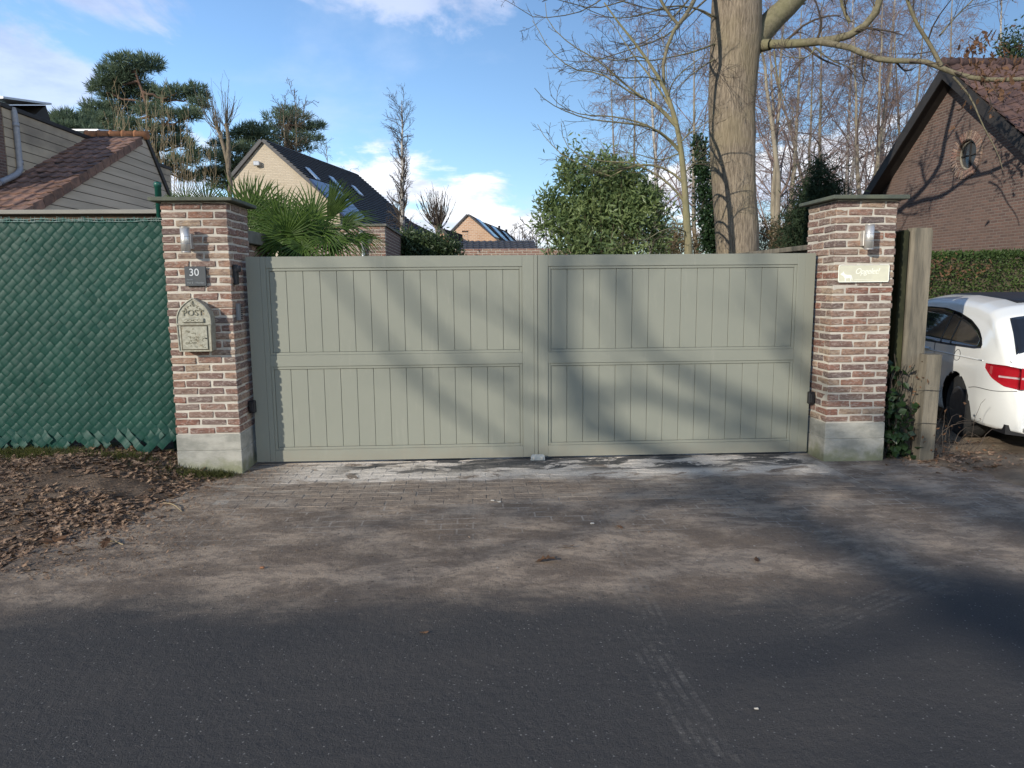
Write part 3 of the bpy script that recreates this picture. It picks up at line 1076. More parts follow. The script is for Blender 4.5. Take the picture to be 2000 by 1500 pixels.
def fx_road(n):
    x = RNG.uniform(-2.2, 4.2, n); y = -2.6 + RNG.random(n) ** .6 * 2.2
    return np.column_stack([x, y])


litter('leaf_crumbs', 260, fx_road, lambda x, y: x * 0 + .004, (.008, .026), 'scattered leaf crumbs and bark bits on the trodden driveway')
LV = [((1065, 1098), .125, 'fallen_leaf', 'single curled brown oak leaf alone on the dirty driveway centre'),
      ((1210, 1031), .075, 'fallen_leaf', 'small tan leaf lying flat on the driveway before the right gate leaf'),
      ((1478, 1096), .075, 'fallen_leaf', 'dark shrivelled leaf on the driveway beside the broad tyre print'),
      ((1110, 1070), .09, 'fallen_leaf', 'dark twisted leaf behind the curled brown oak leaf'),
      ((828, 1238), .045, 'fallen_leaf', 'tiny orange leaf lying alone on the dark asphalt'),
      ((105, 1060), .19, 'fallen_leaf', 'large pale brown oak leaf on the edge of the leafy bank'),
      ((207, 1066), .13, 'fallen_leaf', 'tan folded oak leaf at the driveway side of the leafy bank')]
for (uv, sz, nm, lab) in LV:
    p = PZ(*uv, 0.0)
    z = float(h_verge(np.array([p[0]]), np.array([p[1]]))[0]) if p[0] < -1.95 else 0
    V, F = leaf_mesh_arrays(1, np.array([[p[0], p[1], max(z, 0) + .006]]), [sz], .12, .35, np.random.default_rng(int(uv[0])))
    me = mesh_arrays(nm, V - np.array([p[0], p[1], max(z, 0)]), [F], MAT['dryleaf'])
    tag(link(nm, me, None, (p[0], p[1], max(z, 0))), lab, 'leaf', 'fallen leaves on the driveway')
for (uv, lab) in (((975, 982), 'white pebble, right of a pair on the driveway before the gate stop'), ((962, 979), 'white flat chip, left of a pair on the driveway before the gate stop'), ((1157, 1024), 'pale pebble on the driveway left of the tan leaf'), ((1477, 1386), 'white flattened chip alone on the dark asphalt'), ((512, 1111), 'orange pebble at the edge between driveway and asphalt')):
    p = PZ(*uv)
    b = MB()
    r = .008 if 'flattened' in lab else .013
    V, F = chamfer_box(r * 2, r * 1.3, r * .7, r * .3, r * .15)
    b.add(np.array(V) + np.array([0, 0, r * .3]), F)
    o = b.build('pebble', MAT['mortar'] if 'orange' not in lab else MAT['ridgetile'])
    o.location = (p[0], p[1], .003)
    tag(o, lab, 'pebble', 'pebbles on driveway and road')

# moss and grass tufts under the fence and round the pillar foot
n = 4600
cx_ = RNG.choice(len(C_ := np.array([(-3.50, -.30, .15), (-3.62, -.18, .12), (-2.98, -.30, .13), (-2.35, -.40, .12), (-2.15, -.38, .07), (-4.1, -.2, .2), (-3.85, -.25, .12)])), n)
pp = C_[cx_, :2] + RNG.normal(0, 1, (n, 2)) * C_[cx_, 2:3] * np.array([[1, .45]])
pp = pp[(pp[:, 1] < -.02) & ~((pp[:, 0] > -2.56) & (pp[:, 1] > -.31))]
pz = h_verge(pp[:, 0], pp[:, 1]) - .005
pos = np.column_stack([pp, pz])
d = RNG.normal(0, .6, pos.shape); d[:, 2] = np.abs(RNG.normal(.6, .3, len(pos)))
V, F = leaf_cloud(pos, d, RNG.uniform(.03, .085, len(pos)), .005, .1)
tag(add_mesh('grass', V, F, MAT['grass']), 'short mossy grass tufts below fence and pillar', None, None, 'stuff')
# few bare twigs on the bank
for i, (a, b_, lab) in enumerate((((318, 975), (355, 989), 'pale broken twig on the leafy bank near the driveway'), ((190, 1050), (240, 1052), 'long straw twig on the leafy bank near the road'))):
    p, q = PZ(*a, .04), PZ(*b_, .04)
    p[2] = float(h_verge(p[0:1], p[1:2])[0]) + .02; q[2] = float(h_verge(q[0:1], q[1:2])[0]) + .02
    mid = (p + q) / 2 + np.array([0, .02, .012])
    o = MB().tube(resample([p, mid, q], 7), .004, 5).build('twig', MAT['shoot'])
    tag(o, lab, 'twig', 'twigs on the bank')

# ------------------------------------------------------------------ brick pillars
def brick_set(lx, ly, lz, n, jit=.003, c=.0045, mat=None, name='brick'):
    out = []
    for k in range(n):
        V, F = chamfer_box(lx, ly, lz, c, jit)
        b = MB(); b.add(V, F)
        o = b.build(name, mat); out.append(o.data); bpy.data.objects.remove(o)
    return out


PW, PU = .53, (.53 - .024) / 5
SB = brick_set(2 * PU - .003, PU, .0500, 16, jit=.0046, c=.0055, mat=MAT['brick'])
YF, YB = -.29, .24


def pillar(x0, mirror, label):
    t = thing('brick_pillar', label, 'pillar', (x0 + PW / 2, (YF + YB) / 2, 0), 'brick gate pillars')
    ctr = np.array([x0 + PW / 2, (YF + YB) / 2])
    MB().cbox(x0 + .007, x0 + PW - .007, YF + .007, YB - .007, .33, 2.242, .004).build('mortar_core', MAT['mortar'], t)
    b = MB(); b.cbox(x0 - .004, x0 + PW + .004, YF - .004, YB + .004, -.15, .2, .006)
    b.cbox(x0 - .002, x0 + PW + .002, YF - .002, YB + .002, .2, .340, .005)
    b.build('plinth', MAT['plinth'], t)
    h, j = PU, .012
    A = [(-PW / 2 + h / 2, 0 - PW / 2 + h, 1), (-PW / 2 + h + j + h, -PW / 2 + h / 2, 0), (PW / 2 - h, -PW / 2 + h / 2, 0),
         (PW / 2 - h / 2, -PW / 2 + h + j + h, 1), (PW / 2 - h / 2, PW / 2 - h, 1),
         (PW / 2 - h - j - h, PW / 2 - h / 2, 0), (-PW / 2 + h, PW / 2 - h / 2, 0),
         (-PW / 2 + h / 2, PW / 2 - h - j - h, 1)]
    # A: header left on the front; B: its mirror image
    B = [(-x, y, r) for x, y, r in A]
    # the gate-side face of every other course is rebuilt so both faces break joint
    for c in range(29):
        L = A if (c % 2 == 0) != mirror else B
        z = .342 + .0654 * c + .0327
        for (x, y, r) in L:
            o = link('brick', random.choice(SB), t, (ctr[0] + x + random.gauss(0, .0018), ctr[1] + y + random.gauss(0, .0018), z + random.gauss(0, .0012)))
            o.rotation_euler = (random.gauss(0, .006), random.choice((0, pi)) + random.gauss(0, .006), (pi / 2 if r else 0) + random.choice((0, pi)) + random.gauss(0, .006))
    MB().cbox(x0 - .062, x0 + PW + .062, YF - .062, YB + .062, 2.243, 2.275, .005, .002).build('coping', MAT['coping'], t)
    return t


LX0, LX1, RX0, RX1 = -2.534, -2.004, 3.017, 3.547
pillar(LX0, False, 'left brick gate pillar with letterbox and number sign')
pillar(RX0, True, 'right brick gate pillar with the pale plaque beside the parking')

# ------------------------------------------------------------------ gate
def gate_leaf(x0, x1, hs, label):
    """hs: -1 hinge at x0, +1 hinge at x1"""
    t = thing('gate_leaf', label, 'gate', (x0 if hs < 0 else x1, 0, 0), 'leaves of the double driveway gate')
    zb, zt = .0276, 1.815
    if hs < 0:
        e, pa, pb, cs = x0 + .120, x0 + .163, x1 - .132, x1 - .030
    else:
        e, pa, pb, cs = x1 - .087, x0 + .0895, x1 - .160, None
    g = MAT['gate']
    yf, yk = -.025, .025
    c = .0018
    if hs < 0:
        MB().cbox(x0, e - .001, yf, yk, zb, zt, c).build('hinge_stile', g, t)
        MB().cbox(e, pa, yf - .001, yk, zb, zt, c).build('stile', g, t)
        MB().cbox(pb, cs - .001, yf, yk, zb, zt, c).build('stile', g, t)
        MB().cbox(cs, x1, yf - .004, yk, zb, zt, c).build('meeting_strip', g, t)
    else:
        MB().cbox(e + .001, x1, yf, yk, zb, zt, c).build('hinge_stile', g, t)
        MB().cbox(pb, e, yf - .001, yk, zb, zt, c).build('stile', g, t)
        MB().cbox(x0, pa, yf, yk, zb, zt, c).build('meeting_stile', g, t)
    zs = [zb, .130, .872, .971, 1.718, zt]
    for nm, a, b in (('bottom_rail', zs[0], zs[1]), ('middle_rail', zs[2], zs[3]), ('top_rail', zs[4], zs[5])):
        MB().cbox(pa + .0005, pb - .0005, yf + .0004, yk, a, b, c).build(nm, g, t)
    MB().box(pa + .001, pb - .001, .012, .016, .1301, 1.7179).build('backing_sheet', g, t)
    mw = .024
    for (a, b) in ((zs[1], zs[2]), (zs[3], zs[4])):
        m_ = MB()
        ym = yf + .0085
        for (xa, xb, za, zb_) in ((pa, pa + mw, a, b), (pb - mw, pb, a, b), (pa + mw, pb - mw, a, a + mw), (pa + mw, pb - mw, b - mw, b)):
            m_.cbox(xa + .0004, xb - .0004, ym, .012, za + .0004, zb_ - .0004, .002)
        # fine bead round the inside
        m_.build('moulding', g, t)
        n = 15
        bw = (pb - pa - 2 * mw) / n
        V, F = chamfer_box(bw - .0022, .018, b - a - 2 * mw - .001, .0028)
        bb = MB(); bb.add(V, F); o = bb.build('board', g); me = o.data; bpy.data.objects.remove(o)
        for k in range(n):
            link('board', me, t, (pa + mw + bw * (k + .5), .0015 + random.gauss(0, .0002), (a + b) / 2))
    hx = x0 - .004 if hs < 0 else x1 + .004
    hb = MB(); hb.cbox(hx - .027, hx + .027, -.075, -.028, .475, .585, .006).cbox(hx - .018, hx + .018, -.09, -.075, .49, .57, .004)
    hb.build('hinge', MAT['black'], t)
    return t


gate_leaf(-1.964, .5225, -1, 'left leaf of the sage green gate, partly in pillar shadow')
gate_leaf(.5265, 2.9855, 1, 'right leaf of the sage green gate, hinged on the plaque pillar')
t = thing('gate_stop', 'small galvanised gate stop on the ground where the leaves meet', 'gate stop', (.517, -.08, 0))
prof = [(-.063, 0), (.063, 0), (.063, .035), (.055, .05), (.043, .056), (-.043, .056), (-.055, .05), (-.063, .035)]
b = MB()
b.prism([(.517 + x, -.075, .006 + z) for x, z in prof], (0, .008, 0))
b.cbox(.454, .580, -.075, -.03, .003, .011, .002)
b.build('bracket', MAT['steel_plate'], t)
for s_ in (-1, 1):
    MB().lathe([(.011, -.012), (.011, -.001)], (.517 + s_ * .037, -.075, .030), 'y', 6, False).build('bolt', MAT['steel'], t)

# ------------------------------------------------------------------ things on the pillars
def text_mesh(body, size, extrude=.001, shear=0.0, align='CENTER', space=1.0):
    cu = bpy.data.curves.new('lettering', 'FONT')
    cu.body = body; cu.size = size; cu.extrude = extrude; cu.shear = shear
    cu.align_x = align; cu.space_character = space; cu.resolution_u = 4
    o = bpy.data.objects.new('lettering', cu)
    COL.objects.link(o)
    me = bpy.data.meshes.new_from_object(o)
    bpy.data.objects.remove(o)
    V = np.array([v.co[:] for v in me.vertices])
    F = [tuple(p.vertices) for p in me.polygons]
    bpy.data.meshes.remove(me)
    return np.column_stack([V[:, 0], -V[:, 2], V[:, 1]]), F


def lettering(body, size, at, mat, parent, name='lettering', **k):
    V, F = text_mesh(body, size, **k)
    return MB().add(V + np.array(at), F).build(name, mat, parent)


def wall_lamp(x, z0, z1, label):
    yc = YF - .088
    t = thing('wall_lamp', label, 'lamp', (x, YF, z0), 'steel cylinder wall lamps')
    r = .036
    MB().lathe([(r, 0), (r, z1 - z0)], (x, yc, z0), 'z', 36).lathe([(r + .001, -.001), (r + .001, .006)], (x, yc, z0), 'z', 36).lathe([(r + .001, z1 - z0 - .006), (r + .001, z1 - z0 + .001)], (x, yc, z0), 'z', 36).build('cylinder', MAT['steel'], t)
    MB().lathe([(r + .0006, 0), (r + .0006, .004)], (x, yc, z0 + (z1 - z0) * .34), 'z', 28).lathe([(r + .0006, 0), (r + .0006, .004)], (x, yc, z0 + (z1 - z0) * .62), 'z', 28).build('band', MAT['pipe'], t)
    MB().cbox(x - .028, x + .028, YF - .052, YF + .001, z0 + .03, z1 - .045, .004).build('bracket', MAT['steel'], t)


wall_lamp(-2.315, 1.838, 2.036, 'steel cylinder lamp above the number sign on left pillar')
wall_lamp(3.262, 1.828, 2.032, 'steel cylinder lamp above the plaque on right pillar')

# number sign
t = thing('house_number_sign', 'dark slate sign with number 30 above the letterbox', 'sign', (-2.282, YF, 1.57))
MB().cbox(-2.366, -2.197, YF - .022, YF - .006, 1.572, 1.730, .003).build('plate', MAT['slate'], t)
for sx in (-2.35, -2.213):
    MB().lathe([(.006, 0), (.006, .006)], (sx, YF - .006, 1.65), 'y', 10).build('spacer', MAT['steel'], t)
lettering('30', .083, (-2.290, YF - .0225, 1.655), MAT['sign_white'], t, 'number')
lettering('Familie', .017, (-2.350, YF - .0225, 1.620), MAT['sign_grey'], t, align='LEFT')
lettering('Van E - Heyden', .0215, (-2.350, YF - .0225, 1.592), MAT['sign_grey'], t, align='LEFT')

# letterbox
bx, bz, bw, dep = -2.287, 1.050, .268, .105
yb0 = YF - dep
t = thing('letterbox', 'aged cream metal letterbox with pointed arch top on left pillar', 'letterbox', (bx, YF, bz))


def ogive(w, h, base, n=9):
    """half-width w, total height h, straight to base"""
    pts = [(-w * .95, 0), (w * .95, 0), (w, base)]
    for k in range(1, n):
        a = k / n
        pts.append((w * (1 - a ** 2.7), base + (h - base) * a))
    pts.append((0, h))
    for k in range(n - 1, 0, -1):
        a = k / n
        pts.append((-w * (1 - a ** 2.7), base + (h - base) * a))
    pts.append((-w, base))
    return pts


og = ogive(bw / 2, .425, .225)
MB().prism([(bx + x, yb0 + .004, bz + z) for x, z in og], (0, dep - .002, 0)).build('body', MAT['letterbox'], t)
fr = MB()
fr.tube([(bx + x, yb0 + .003, bz + z) for x, z in og + og[:1]], .0065, 6, False)
fr.build('rim', MAT['letterbox'], t)
MB().cbox(bx - bw / 2 - .004, bx + bw / 2 + .004, yb0 - .004, yb0 + .012, bz + .212, bz + .224, .002).build('ledge', MAT['letterbox'], t)
dm = MB(); dm.box(bx - .108, bx + .108, yb0 + .0015, yb0 + .004, bz + .008, bz + .208)
dm.build('recess', MAT['letterbox_dark'], t)
door = MB().cbox(bx - .099, bx + .103, yb0 - .005, yb0 + .002, bz + .014, bz + .200, .003).build('door', MAT['letterbox'], t)
rel = MB()
rr = random.Random(3)
for k in range(46):        # worn scroll relief on the door
    u0, w0 = rr.uniform(-.08, .082), rr.uniform(.03, .185)
    if abs(u0) > .055 and .11 < w0: continue
    a0, ra, tw = rr.uniform(0, 6.28), rr.uniform(.007, .02), rr.choice((-1, 1)) * rr.uniform(2.5, 5)
    rel.tube([(bx + u0 + ra * (1 - s * .5) * math.cos(a0 + tw * s), yb0 - .0055, bz + w0 + .55 * ra * (1 - s * .5) * math.sin(a0 + tw * s)) for s in np.linspace(0, 1, 8)], .0022, 5)
rel.build('relief', MAT['letterbox_mid'], door)
MB().cbox(bx + .085, bx + .098, yb0 - .009, yb0 - .003, bz + .098, bz + .107, .002).build('keyhole', MAT['black'], door)
fl = MB().cbox(bx - .092, bx + .082, yb0 - .011, yb0 - .002, bz + .232, bz + .268, .004).build('slot_flap', MAT['letterbox'], t)
sc_ = MB()
for s_ in (-1, 1):
    for q in (0, 1):
        sc_.tube([(bx - .005 + s_ * (.02 + .03 * q + .013 * math.cos(a)), yb0 - .0125, bz + .25 + .008 * math.sin(a)) for a in np.linspace(0, 5, 9)], .0018, 5)
sc_.tube([(bx - .005 - .006, yb0 - .012, bz + .25), (bx - .005 + .006, yb0 - .012, bz + .25)], .004, 6)
sc_.build('relief', MAT['letterbox_mid'], fl)
lettering('POST', .066, (bx - .002, yb0 - .0005, bz + .288), MAT['letterbox_mid'], t, extrude=.003, space=1.04)
ft = MB()
for s_ in (-1, 1):
    for k in range(4):
        x0_, z0_ = s_ * (.014 + .022 * k), .385 - .013 * k
        ft.tube([(bx + x0_ + .011 * math.cos(a) * (1 - a / 9), yb0 + .001, bz + z0_ - .02 + .011 * math.sin(a) * (1 - a / 9)) for a in np.linspace(k, k + 4.5, 9)], .0024, 5)
ft.tube([(bx, yb0 + .001, bz + .36), (bx + .007, yb0 + .001, bz + .385), (bx, yb0 + .001, bz + .405), (bx - .007, yb0 + .001, bz + .385), (bx, yb0 + .001, bz + .36)], .003, 5)
ft.build('relief', MAT['letterbox_mid'], t)

# black sensor and grey ribbed box on the gate side of the left pillar
t = thing('gate_photocell', 'black photocell on the gate side of the left pillar', 'sensor', (LX1, -.2, 1.6))
MB().cbox(LX1 - .001, LX1 + .030, -.252, -.182, 1.580, 1.745, .006).build('housing', MAT['black'], t)
MB().lathe([(.028, -.028), (.031, -.024), (.031, .020), (.028, .025)], (LX1 + .028, -.217, 1.712), 'z', 18).build('lens_cap', MAT['black'], t)
t = thing('keypad', 'narrow grey ribbed keypad below the black photocell', 'keypad', (LX1, -.17, 1.29))
MB().cbox(LX1 - .001, LX1 + .022, -.225, -.165, 1.286, 1.425, .003).build('housing', MAT['greyplastic'], t)
for k in range(8):
    MB().cbox(LX1 + .018, LX1 + .028, -.160, -.128, 1.296 + k * .016, 1.305 + k * .016, .002).build('rib', MAT['black'], t)
MB().cbox(LX1 - .001, LX1 + .012, -.165, -.125, 1.288, 1.423, .002).build('back_plate', MAT['pipe'], t)

# plaque with dog
t = thing('warning_plaque', 'pale yellow plaque with dog and Opgelet! on right pillar', 'sign', (3.273, YF, 1.56))
px0, px1, pz0, pz1 = 3.056, 3.492, 1.560, 1.702
b = MB()
rc = .012
cor = []
for (cx_, cz_, a0) in ((px1 - rc, pz1 - rc, 0), (px0 + rc, pz1 - rc, 90), (px0 + rc, pz0 + rc, 180), (px1 - rc, pz0 + rc, 270)):
    for k in range(4):
        a = math.radians(a0 + 30 * k)
        cor.append((cx_ + rc * math.cos(a), YF - .014, cz_ + rc * math.sin(a)))
b.prism(cor[::-1], (0, .010, 0)); b.build('plate', MAT['plaque'], t)
MB().tube(cor + cor[:1], .0035, 6, False).build('rim', MAT['plaque_white'], t)
V, F = text_mesh('Opgelet!', .068, .0008, .35, 'LEFT', .95)
MB().add(V * np.array([.92, 1, 1]) + np.array([3.195, YF - .0148, 1.628]), F).build('lettering', MAT['plaque_white'], t)
dog = [(.000, .055), (.006, .066), (.018, .070), (.021, .080), (.027, .078), (.030, .068), (.040, .058), (.060, .053), (.084, .053), (.094, .048),
       (.101, .030), (.104, .012), (.099, .011), (.093, .030), (.090, .020), (.094, .002), (.101, .000), (.088, .000), (.083, .020), (.079, .028), (.056, .024),
       (.048, .026), (.046, .003), (.051, .000), (.040, .000), (.038, .026), (.030, .034), (.024, .046), (.012, .049)]
MB().prism([(3.072 + x * 1.02, YF - .0142, 1.566 + z * 1.02) for x, z in dog][::-1], (0, -.0012, 0)).build('dog_silhouette', MAT['plaque_white'], t)
MB().box(3.195, 3.36, YF - .0155, YF - .0142, 1.580, 1.582).build('underline', MAT['plaque_white'], t)

# ------------------------------------------------------------------ woven green screen fence
fx0, fx1, fz0, fz1, fy = -5.3, -2.575, .275, 2.115, -.10
t = thing('woven_screen_fence', 'dark green woven plastic strip fence left of pillar', 'fence', (fx0, fy, .2))
sp = .0612
hw = .0318
amp = .0048
r2 = math.sqrt(.5)
rf = random.Random(5)
for fam in (0, 1):
    lo = (fx0 - fz1) * r2 if fam == 0 else (fx0 + fz0) * r2
    hi = (fx1 - fz0) * r2 if fam == 0 else (fx1 + fz1) * r2
    for i in range(int(lo / sp) - 1, int(hi / sp) + 2):
        q = i * sp
        # fam 0: runs along a=(x+z)r2 at b=(x-z)r2=q ; fam 1: runs along b at a=q
        top = fz1 + rf.uniform(-.005, .012)
        bot = fz0 + rf.uniform(-.06, .03) - (.06 if rf.random() < .3 else 0)
        if fam == 0:
            a0 = max(2 * fx0 * r2 - q, q + 2 * bot * r2); a1 = min(2 * fx1 * r2 - q, q + 2 * top * r2)
        else:
            a0 = max(2 * fx0 * r2 - q, q - 2 * top * r2); a1 = min(2 * fx1 * r2 - q, q - 2 * bot * r2)
        if a1 - a0 < .03: continue
        n = max(3, int((a1 - a0) / (sp / 5)) + 1)
        A = np.linspace(a0, a1, n)
        sg = -1 if fam == 0 else 1
        yo = sg * amp * np.cos(pi * (A / sp + i)) 
        yo = sg * amp * np.tanh(1.3 * np.cos(pi * (A / sp + i))) / .86
        tw = rf.gauss(0, .04)
        if fam == 0: x, z = (A + q) * r2, (A - q) * r2
        else: x, z = (q + A) * r2, (q - A) * r2
        yo = yo + .05 * vnoise(x + 40, z + 20, .9, 55) + .010 * vnoise(x + 40, z + 20, 7, 56)
        near = np.clip((fz0 + .10 - z) / .14, 0, 1)          # frayed lower ends stand off
        yo = yo - near * rf.uniform(-.005, .055)
        px_, pz_ = (r2, -r2) if fam == 0 else (r2, r2)        # across the strip
        rows = []
        for (s_, dy) in ((-1, 0), (-.45, -.0012), (.45, -.0014), (1, .0004), (.45, .0012), (-.45, .0012)):
            rows.append(np.stack([x + px_ * hw * s_, fy + yo + dy + s_ * tw * hw, z + pz_ * hw * s_], 1))
        R_ = np.stack(rows, 1)
        k = np.arange(6); ii = np.arange(n - 1)[:, None] * 6
        Fq = np.stack([ii + k, ii + (k + 1) % 6, ii + 6 + (k + 1) % 6, ii + 6 + k], -1).reshape(-1, 4)
        add_mesh('strip', R_.reshape(-1, 3), Fq, MAT['pvc'], t, False)
wm = MB()
for zz in (fz1 - .006, fz1 + .012):
    wm.tube([(x, fy - .011 + rf.gauss(0, .002), zz + rf.gauss(0, .003)) for x in np.linspace(fx0, fx1 + .03, 40)], .0026, 5)
x = fx0
while x < fx1:
    wm.tube([(x, fy - .012, fz1 - .012), (x + rf.gauss(0, .008), fy - .004, fz1 + rf.uniform(.014, .036))], .0018, 4)
    x += rf.uniform(.018, .034)
wm.build('top_wire', MAT['wire'], t)
MB().lathe([(.026, 0), (.026, 2.41), (.031, 2.412), (.031, 2.44), (.024, 2.452)], (-2.705, .11, 0), 'z', 18).build('fence_post', MAT['green_post'], t)
# boarded garden wall behind the screen
t = thing('board_fence', 'weathered board fence with pale capping behind the green screen', 'fence', (-6, .42, 0))
MB().cbox(-9.0, -2.62, .36, .52, 2.215, 2.252, .004).build('capping', MAT['fascia'], t)
for k in range(3):
    MB().cbox(-9.0, -2.64, .41, .44, 2.212 - .21 * (k + 1) + .006, 2.212 - .21 * k, .004, .004).build('board', MAT['brownwood'], t)
for x in (-8.9, -6.9, -4.8, -2.75):
    MB().cbox(x - .04, x + .04, .45, .52, -.1, 2.214, .004).build('post', MAT['brownwood'], t)

# ------------------------------------------------------------------ concrete posts at the right, ivy
t = thing('concrete_post', 'tall weathered concrete fence post with dark slab beside right pillar', 'post', (3.83, -.05, 0))
top = [(3.775, -.115), (3.80, -.135), (3.955, -.135), (3.965, -.12), (3.965, .03), (3.84, .03), (3.835, -.03), (3.775, -.035)]
b = MB()
b.prism([(x, y, -.1) for x, y in top], (.006, 0, 2.10)); b.prism([(3.78 + (x - 3.775) * .94 + .006, y * .94 - .004, 2.0) for x, y in top], (.002, 0, .022))
b.build('shaft', MAT['post_concrete'], t)
MB().cbox(3.640, 3.774, -.028, .018, -.1, 2.0, .006, .004).build('slab', MAT['old_slab'], t)
MB().cbox(3.700, 3.776, -.110, -.030, -.1, 2.006, .012, .004).build('rib', MAT['old_slab'], t)
t = thing('concrete_stake', 'short broken concrete post in front of the parked car', 'post', (3.93, -.26, 0))
b = MB(); b.prism([(3.845, -.34, -.1), (3.975, -.34, -.1), (3.985, -.22, -.1), (3.85, -.22, -.1)], (.012, 0, 1.035)); b.build('shaft', MAT['post_concrete'], t)
for (wz, x0_) in ((.62, 3.845), (.33, 3.845)):
    MB().tube([(x0_ - .05, -.33, wz), (x0_ + .01, -.352, wz + .01), (x0_ + .14, -.352, wz), (x0_ + .2, -.30, wz + .04)], .002, 4).build('wire_loop', MAT['dark_trim'], t)

t = thing('ivy', 'dark glossy ivy climbing between right pillar and concrete post', 'ivy', (3.68, -.15, 0))
n = 330
zz = np.abs(RNG.normal(0, .34, n)); zz = np.where(zz > .85, RNG.uniform(0, .5, n), zz)
pos = np.column_stack([3.66 + RNG.normal(0, .075, n) + .05 * (1 - zz), -.17 + RNG.normal(0, .07, n), zz + .02])
pos[:, 0] = np.maximum(pos[:, 0], 3.575)
d = RNG.normal(0, 1, (n, 3)); d[:, 1] -= .6; d[:, 2] -= .3
Vv, Ff = leaf_cloud(pos, d, RNG.uniform(.045, .095, n), RNG.uniform(.045, .08, n), .12)
tag(add_mesh('leaves', Vv, Ff, MAT['ivy'], t), None, None, None, 'stuff')
iv = Tubes()
for k in range(14):
    x = 3.6 + .2 * RNG.random()
    iv.add(resample([(x, -.2, 0), (x + RNG.normal(0, .06), -.19, .3), (x + RNG.normal(0, .1), -.17, .65 + RNG.random() * .3)], 9, .008)[None], np.full((1, 9), .003), 4)
iv.build('stems', MAT['twig'], t)
t = thing('bramble', 'tangle of dry bramble stems and dead leaves at the short post', 'bramble', (4.0, -.15, 0))
br = Tubes()
for k in range(46):
    x, y = 3.80 + .75 * RNG.random(), -.30 + .55 * RNG.random()
    a = RNG.uniform(0, 2 * pi); L = RNG.uniform(.15, .5)
    if k % 4 == 0: x = 3.83 + RNG.normal(0, .03); L *= .5
    hgt = RNG.uniform(.1, .5) if k % 4 else RNG.uniform(.5, 1.1)
    br.add(resample([(x, y, 0), (x + .35 * L * math.cos(a), y + .2 * L * math.sin(a), hgt * .8), (x + L * math.cos(a), y + L * .5 * math.sin(a), hgt * RNG.uniform(.5, 1.1))], 9, .006)[None], np.linspace(.0035, .0015, 9)[None], 4)
br.build('stems', MAT['twig'], t)
n = 90
pos = np.column_stack([3.83 + np.abs(RNG.normal(0, .3, n)), -.22 + RNG.normal(0, .13, n), np.abs(RNG.normal(0, .22, n)) + .02])
pos[:22] = np.column_stack([3.83 + RNG.normal(0, .02, 22), -.28 + RNG.normal(0, .03, 22), RNG.uniform(.15, .95, 22)])
Vv, Ff = leaf_cloud(pos, RNG.normal(0, 1, (n, 3)), RNG.uniform(.02, .06, n), RNG.uniform(.015, .035, n), .25)
tag(add_mesh('dead_leaves', Vv, Ff, MAT['dryleaf'], t), None, None, None, 'stuff')

# ------------------------------------------------------------------ parked car
TH = math.radians(14)
hx_, hy_ = math.sin(TH), math.cos(TH)
CO = np.array([4.80 - .95 * hx_ + .88 * hy_, .62 - .95 * hy_ - .88 * hx_, 0.0])
car = thing('parked_car', 'white estate car parked on bare earth beside the right pillar', 'car', CO, None, pi / 2 - TH)
HP = np.array([(0, .60), (.05, .74), (.11, .95), (.26, 1.13), (.42, 1.27), (.60, 1.345), (.95, 1.395), (1.5, 1.43), (2.2, 1.43), (2.6, 1.385), (3.25, 1.02), (4.1, .86), (4.5, .70), (4.62, .52)])


def car_H(x): return np.interp(x, HP[:, 0], HP[:, 1])


def car_hw(x, z):
    pl = .90 - .17 * np.clip((.5 - x) / .5, 0, 1) ** 2.2 - .22 * np.clip((x - 3.9) / .72, 0, 1) ** 2.2
    lo = 1 - .05 * np.clip((.62 - z) / .4, 0, 1) ** 2 - .03 * np.clip((z - .62) / .33, 0, 1) ** 2
    up = -.20 * np.clip((z - .95) / .48, 0, 1)
    sh = .012 * np.exp(-((z - .74) / .035) ** 2) * np.clip((x - .5) / .5, 0, 1)
    return pl * (lo + up) + sh


PEX, RR = 3.2, .16


def car_section(x):
    H = float(car_H(x)); B = .23 + .02 * max(0, .4 - x)
    r = min(RR, (H - B) * .4); zc = H - r
    pts = [(float(car_hw(x, z)), z) for z in np.linspace(B, zc, 26)]
    pts = [(pts[0][0] - .06, B - .02)] + pts
    hw = pts[-1][0]
    for a in np.linspace(0, pi / 2, 12)[1:]:
        pts.append((hw * max(0, math.cos(a)) ** (2 / PEX), zc + r * math.sin(a) ** (2 / PEX)))
    return pts


xs = np.unique(np.concatenate([np.linspace(0, .5, 18), np.linspace(.5, 1.5, 30), np.linspace(1.5, 3.1, 16), np.linspace(3.1, 4.1, 28), np.linspace(4.1, 4.62, 8)]))
secs = [car_section(x) for x in xs]
m_ = len(secs[0])
Vc, Fc = [], []
WHEELS = ((.95, .315), (3.62, .315))
RA = .352
for i, x in enumerate(xs):
    for (y, z) in secs[i]:
        xx, zz = x, z
        for (wx, wz) in WHEELS:
            dd = math.hypot(x - wx, z - wz)
            if abs(dd - RA) < .022 and y > .5:
                xx, zz = wx + (x - wx) * RA / dd, wz + (z - wz) * RA / dd
        Vc.append((xx, y, zz))
n1_ = len(Vc)
Vc += [(x, -y, z) for x, y, z in Vc]
for i in range(len(xs) - 1):
    for k in range(m_ - 1):
        q = [i * m_ + k, i * m_ + k + 1, (i + 1) * m_ + k + 1, (i + 1) * m_ + k]
        c_ = np.mean([Vc[j] for j in q], 0)
        if any(math.hypot(c_[0] - wx, c_[2] - wz) < RA - .004 for wx, wz in WHEELS) and c_[1] > .5: continue
        Fc.append(tuple(q[::-1])); Fc.append(tuple(j + n1_ for j in q))
Fc.append(tuple(range(m_)) + tuple(n1_ + k for k in range(m_ - 2, -1, -1)))
e0 = (len(xs) - 1) * m_
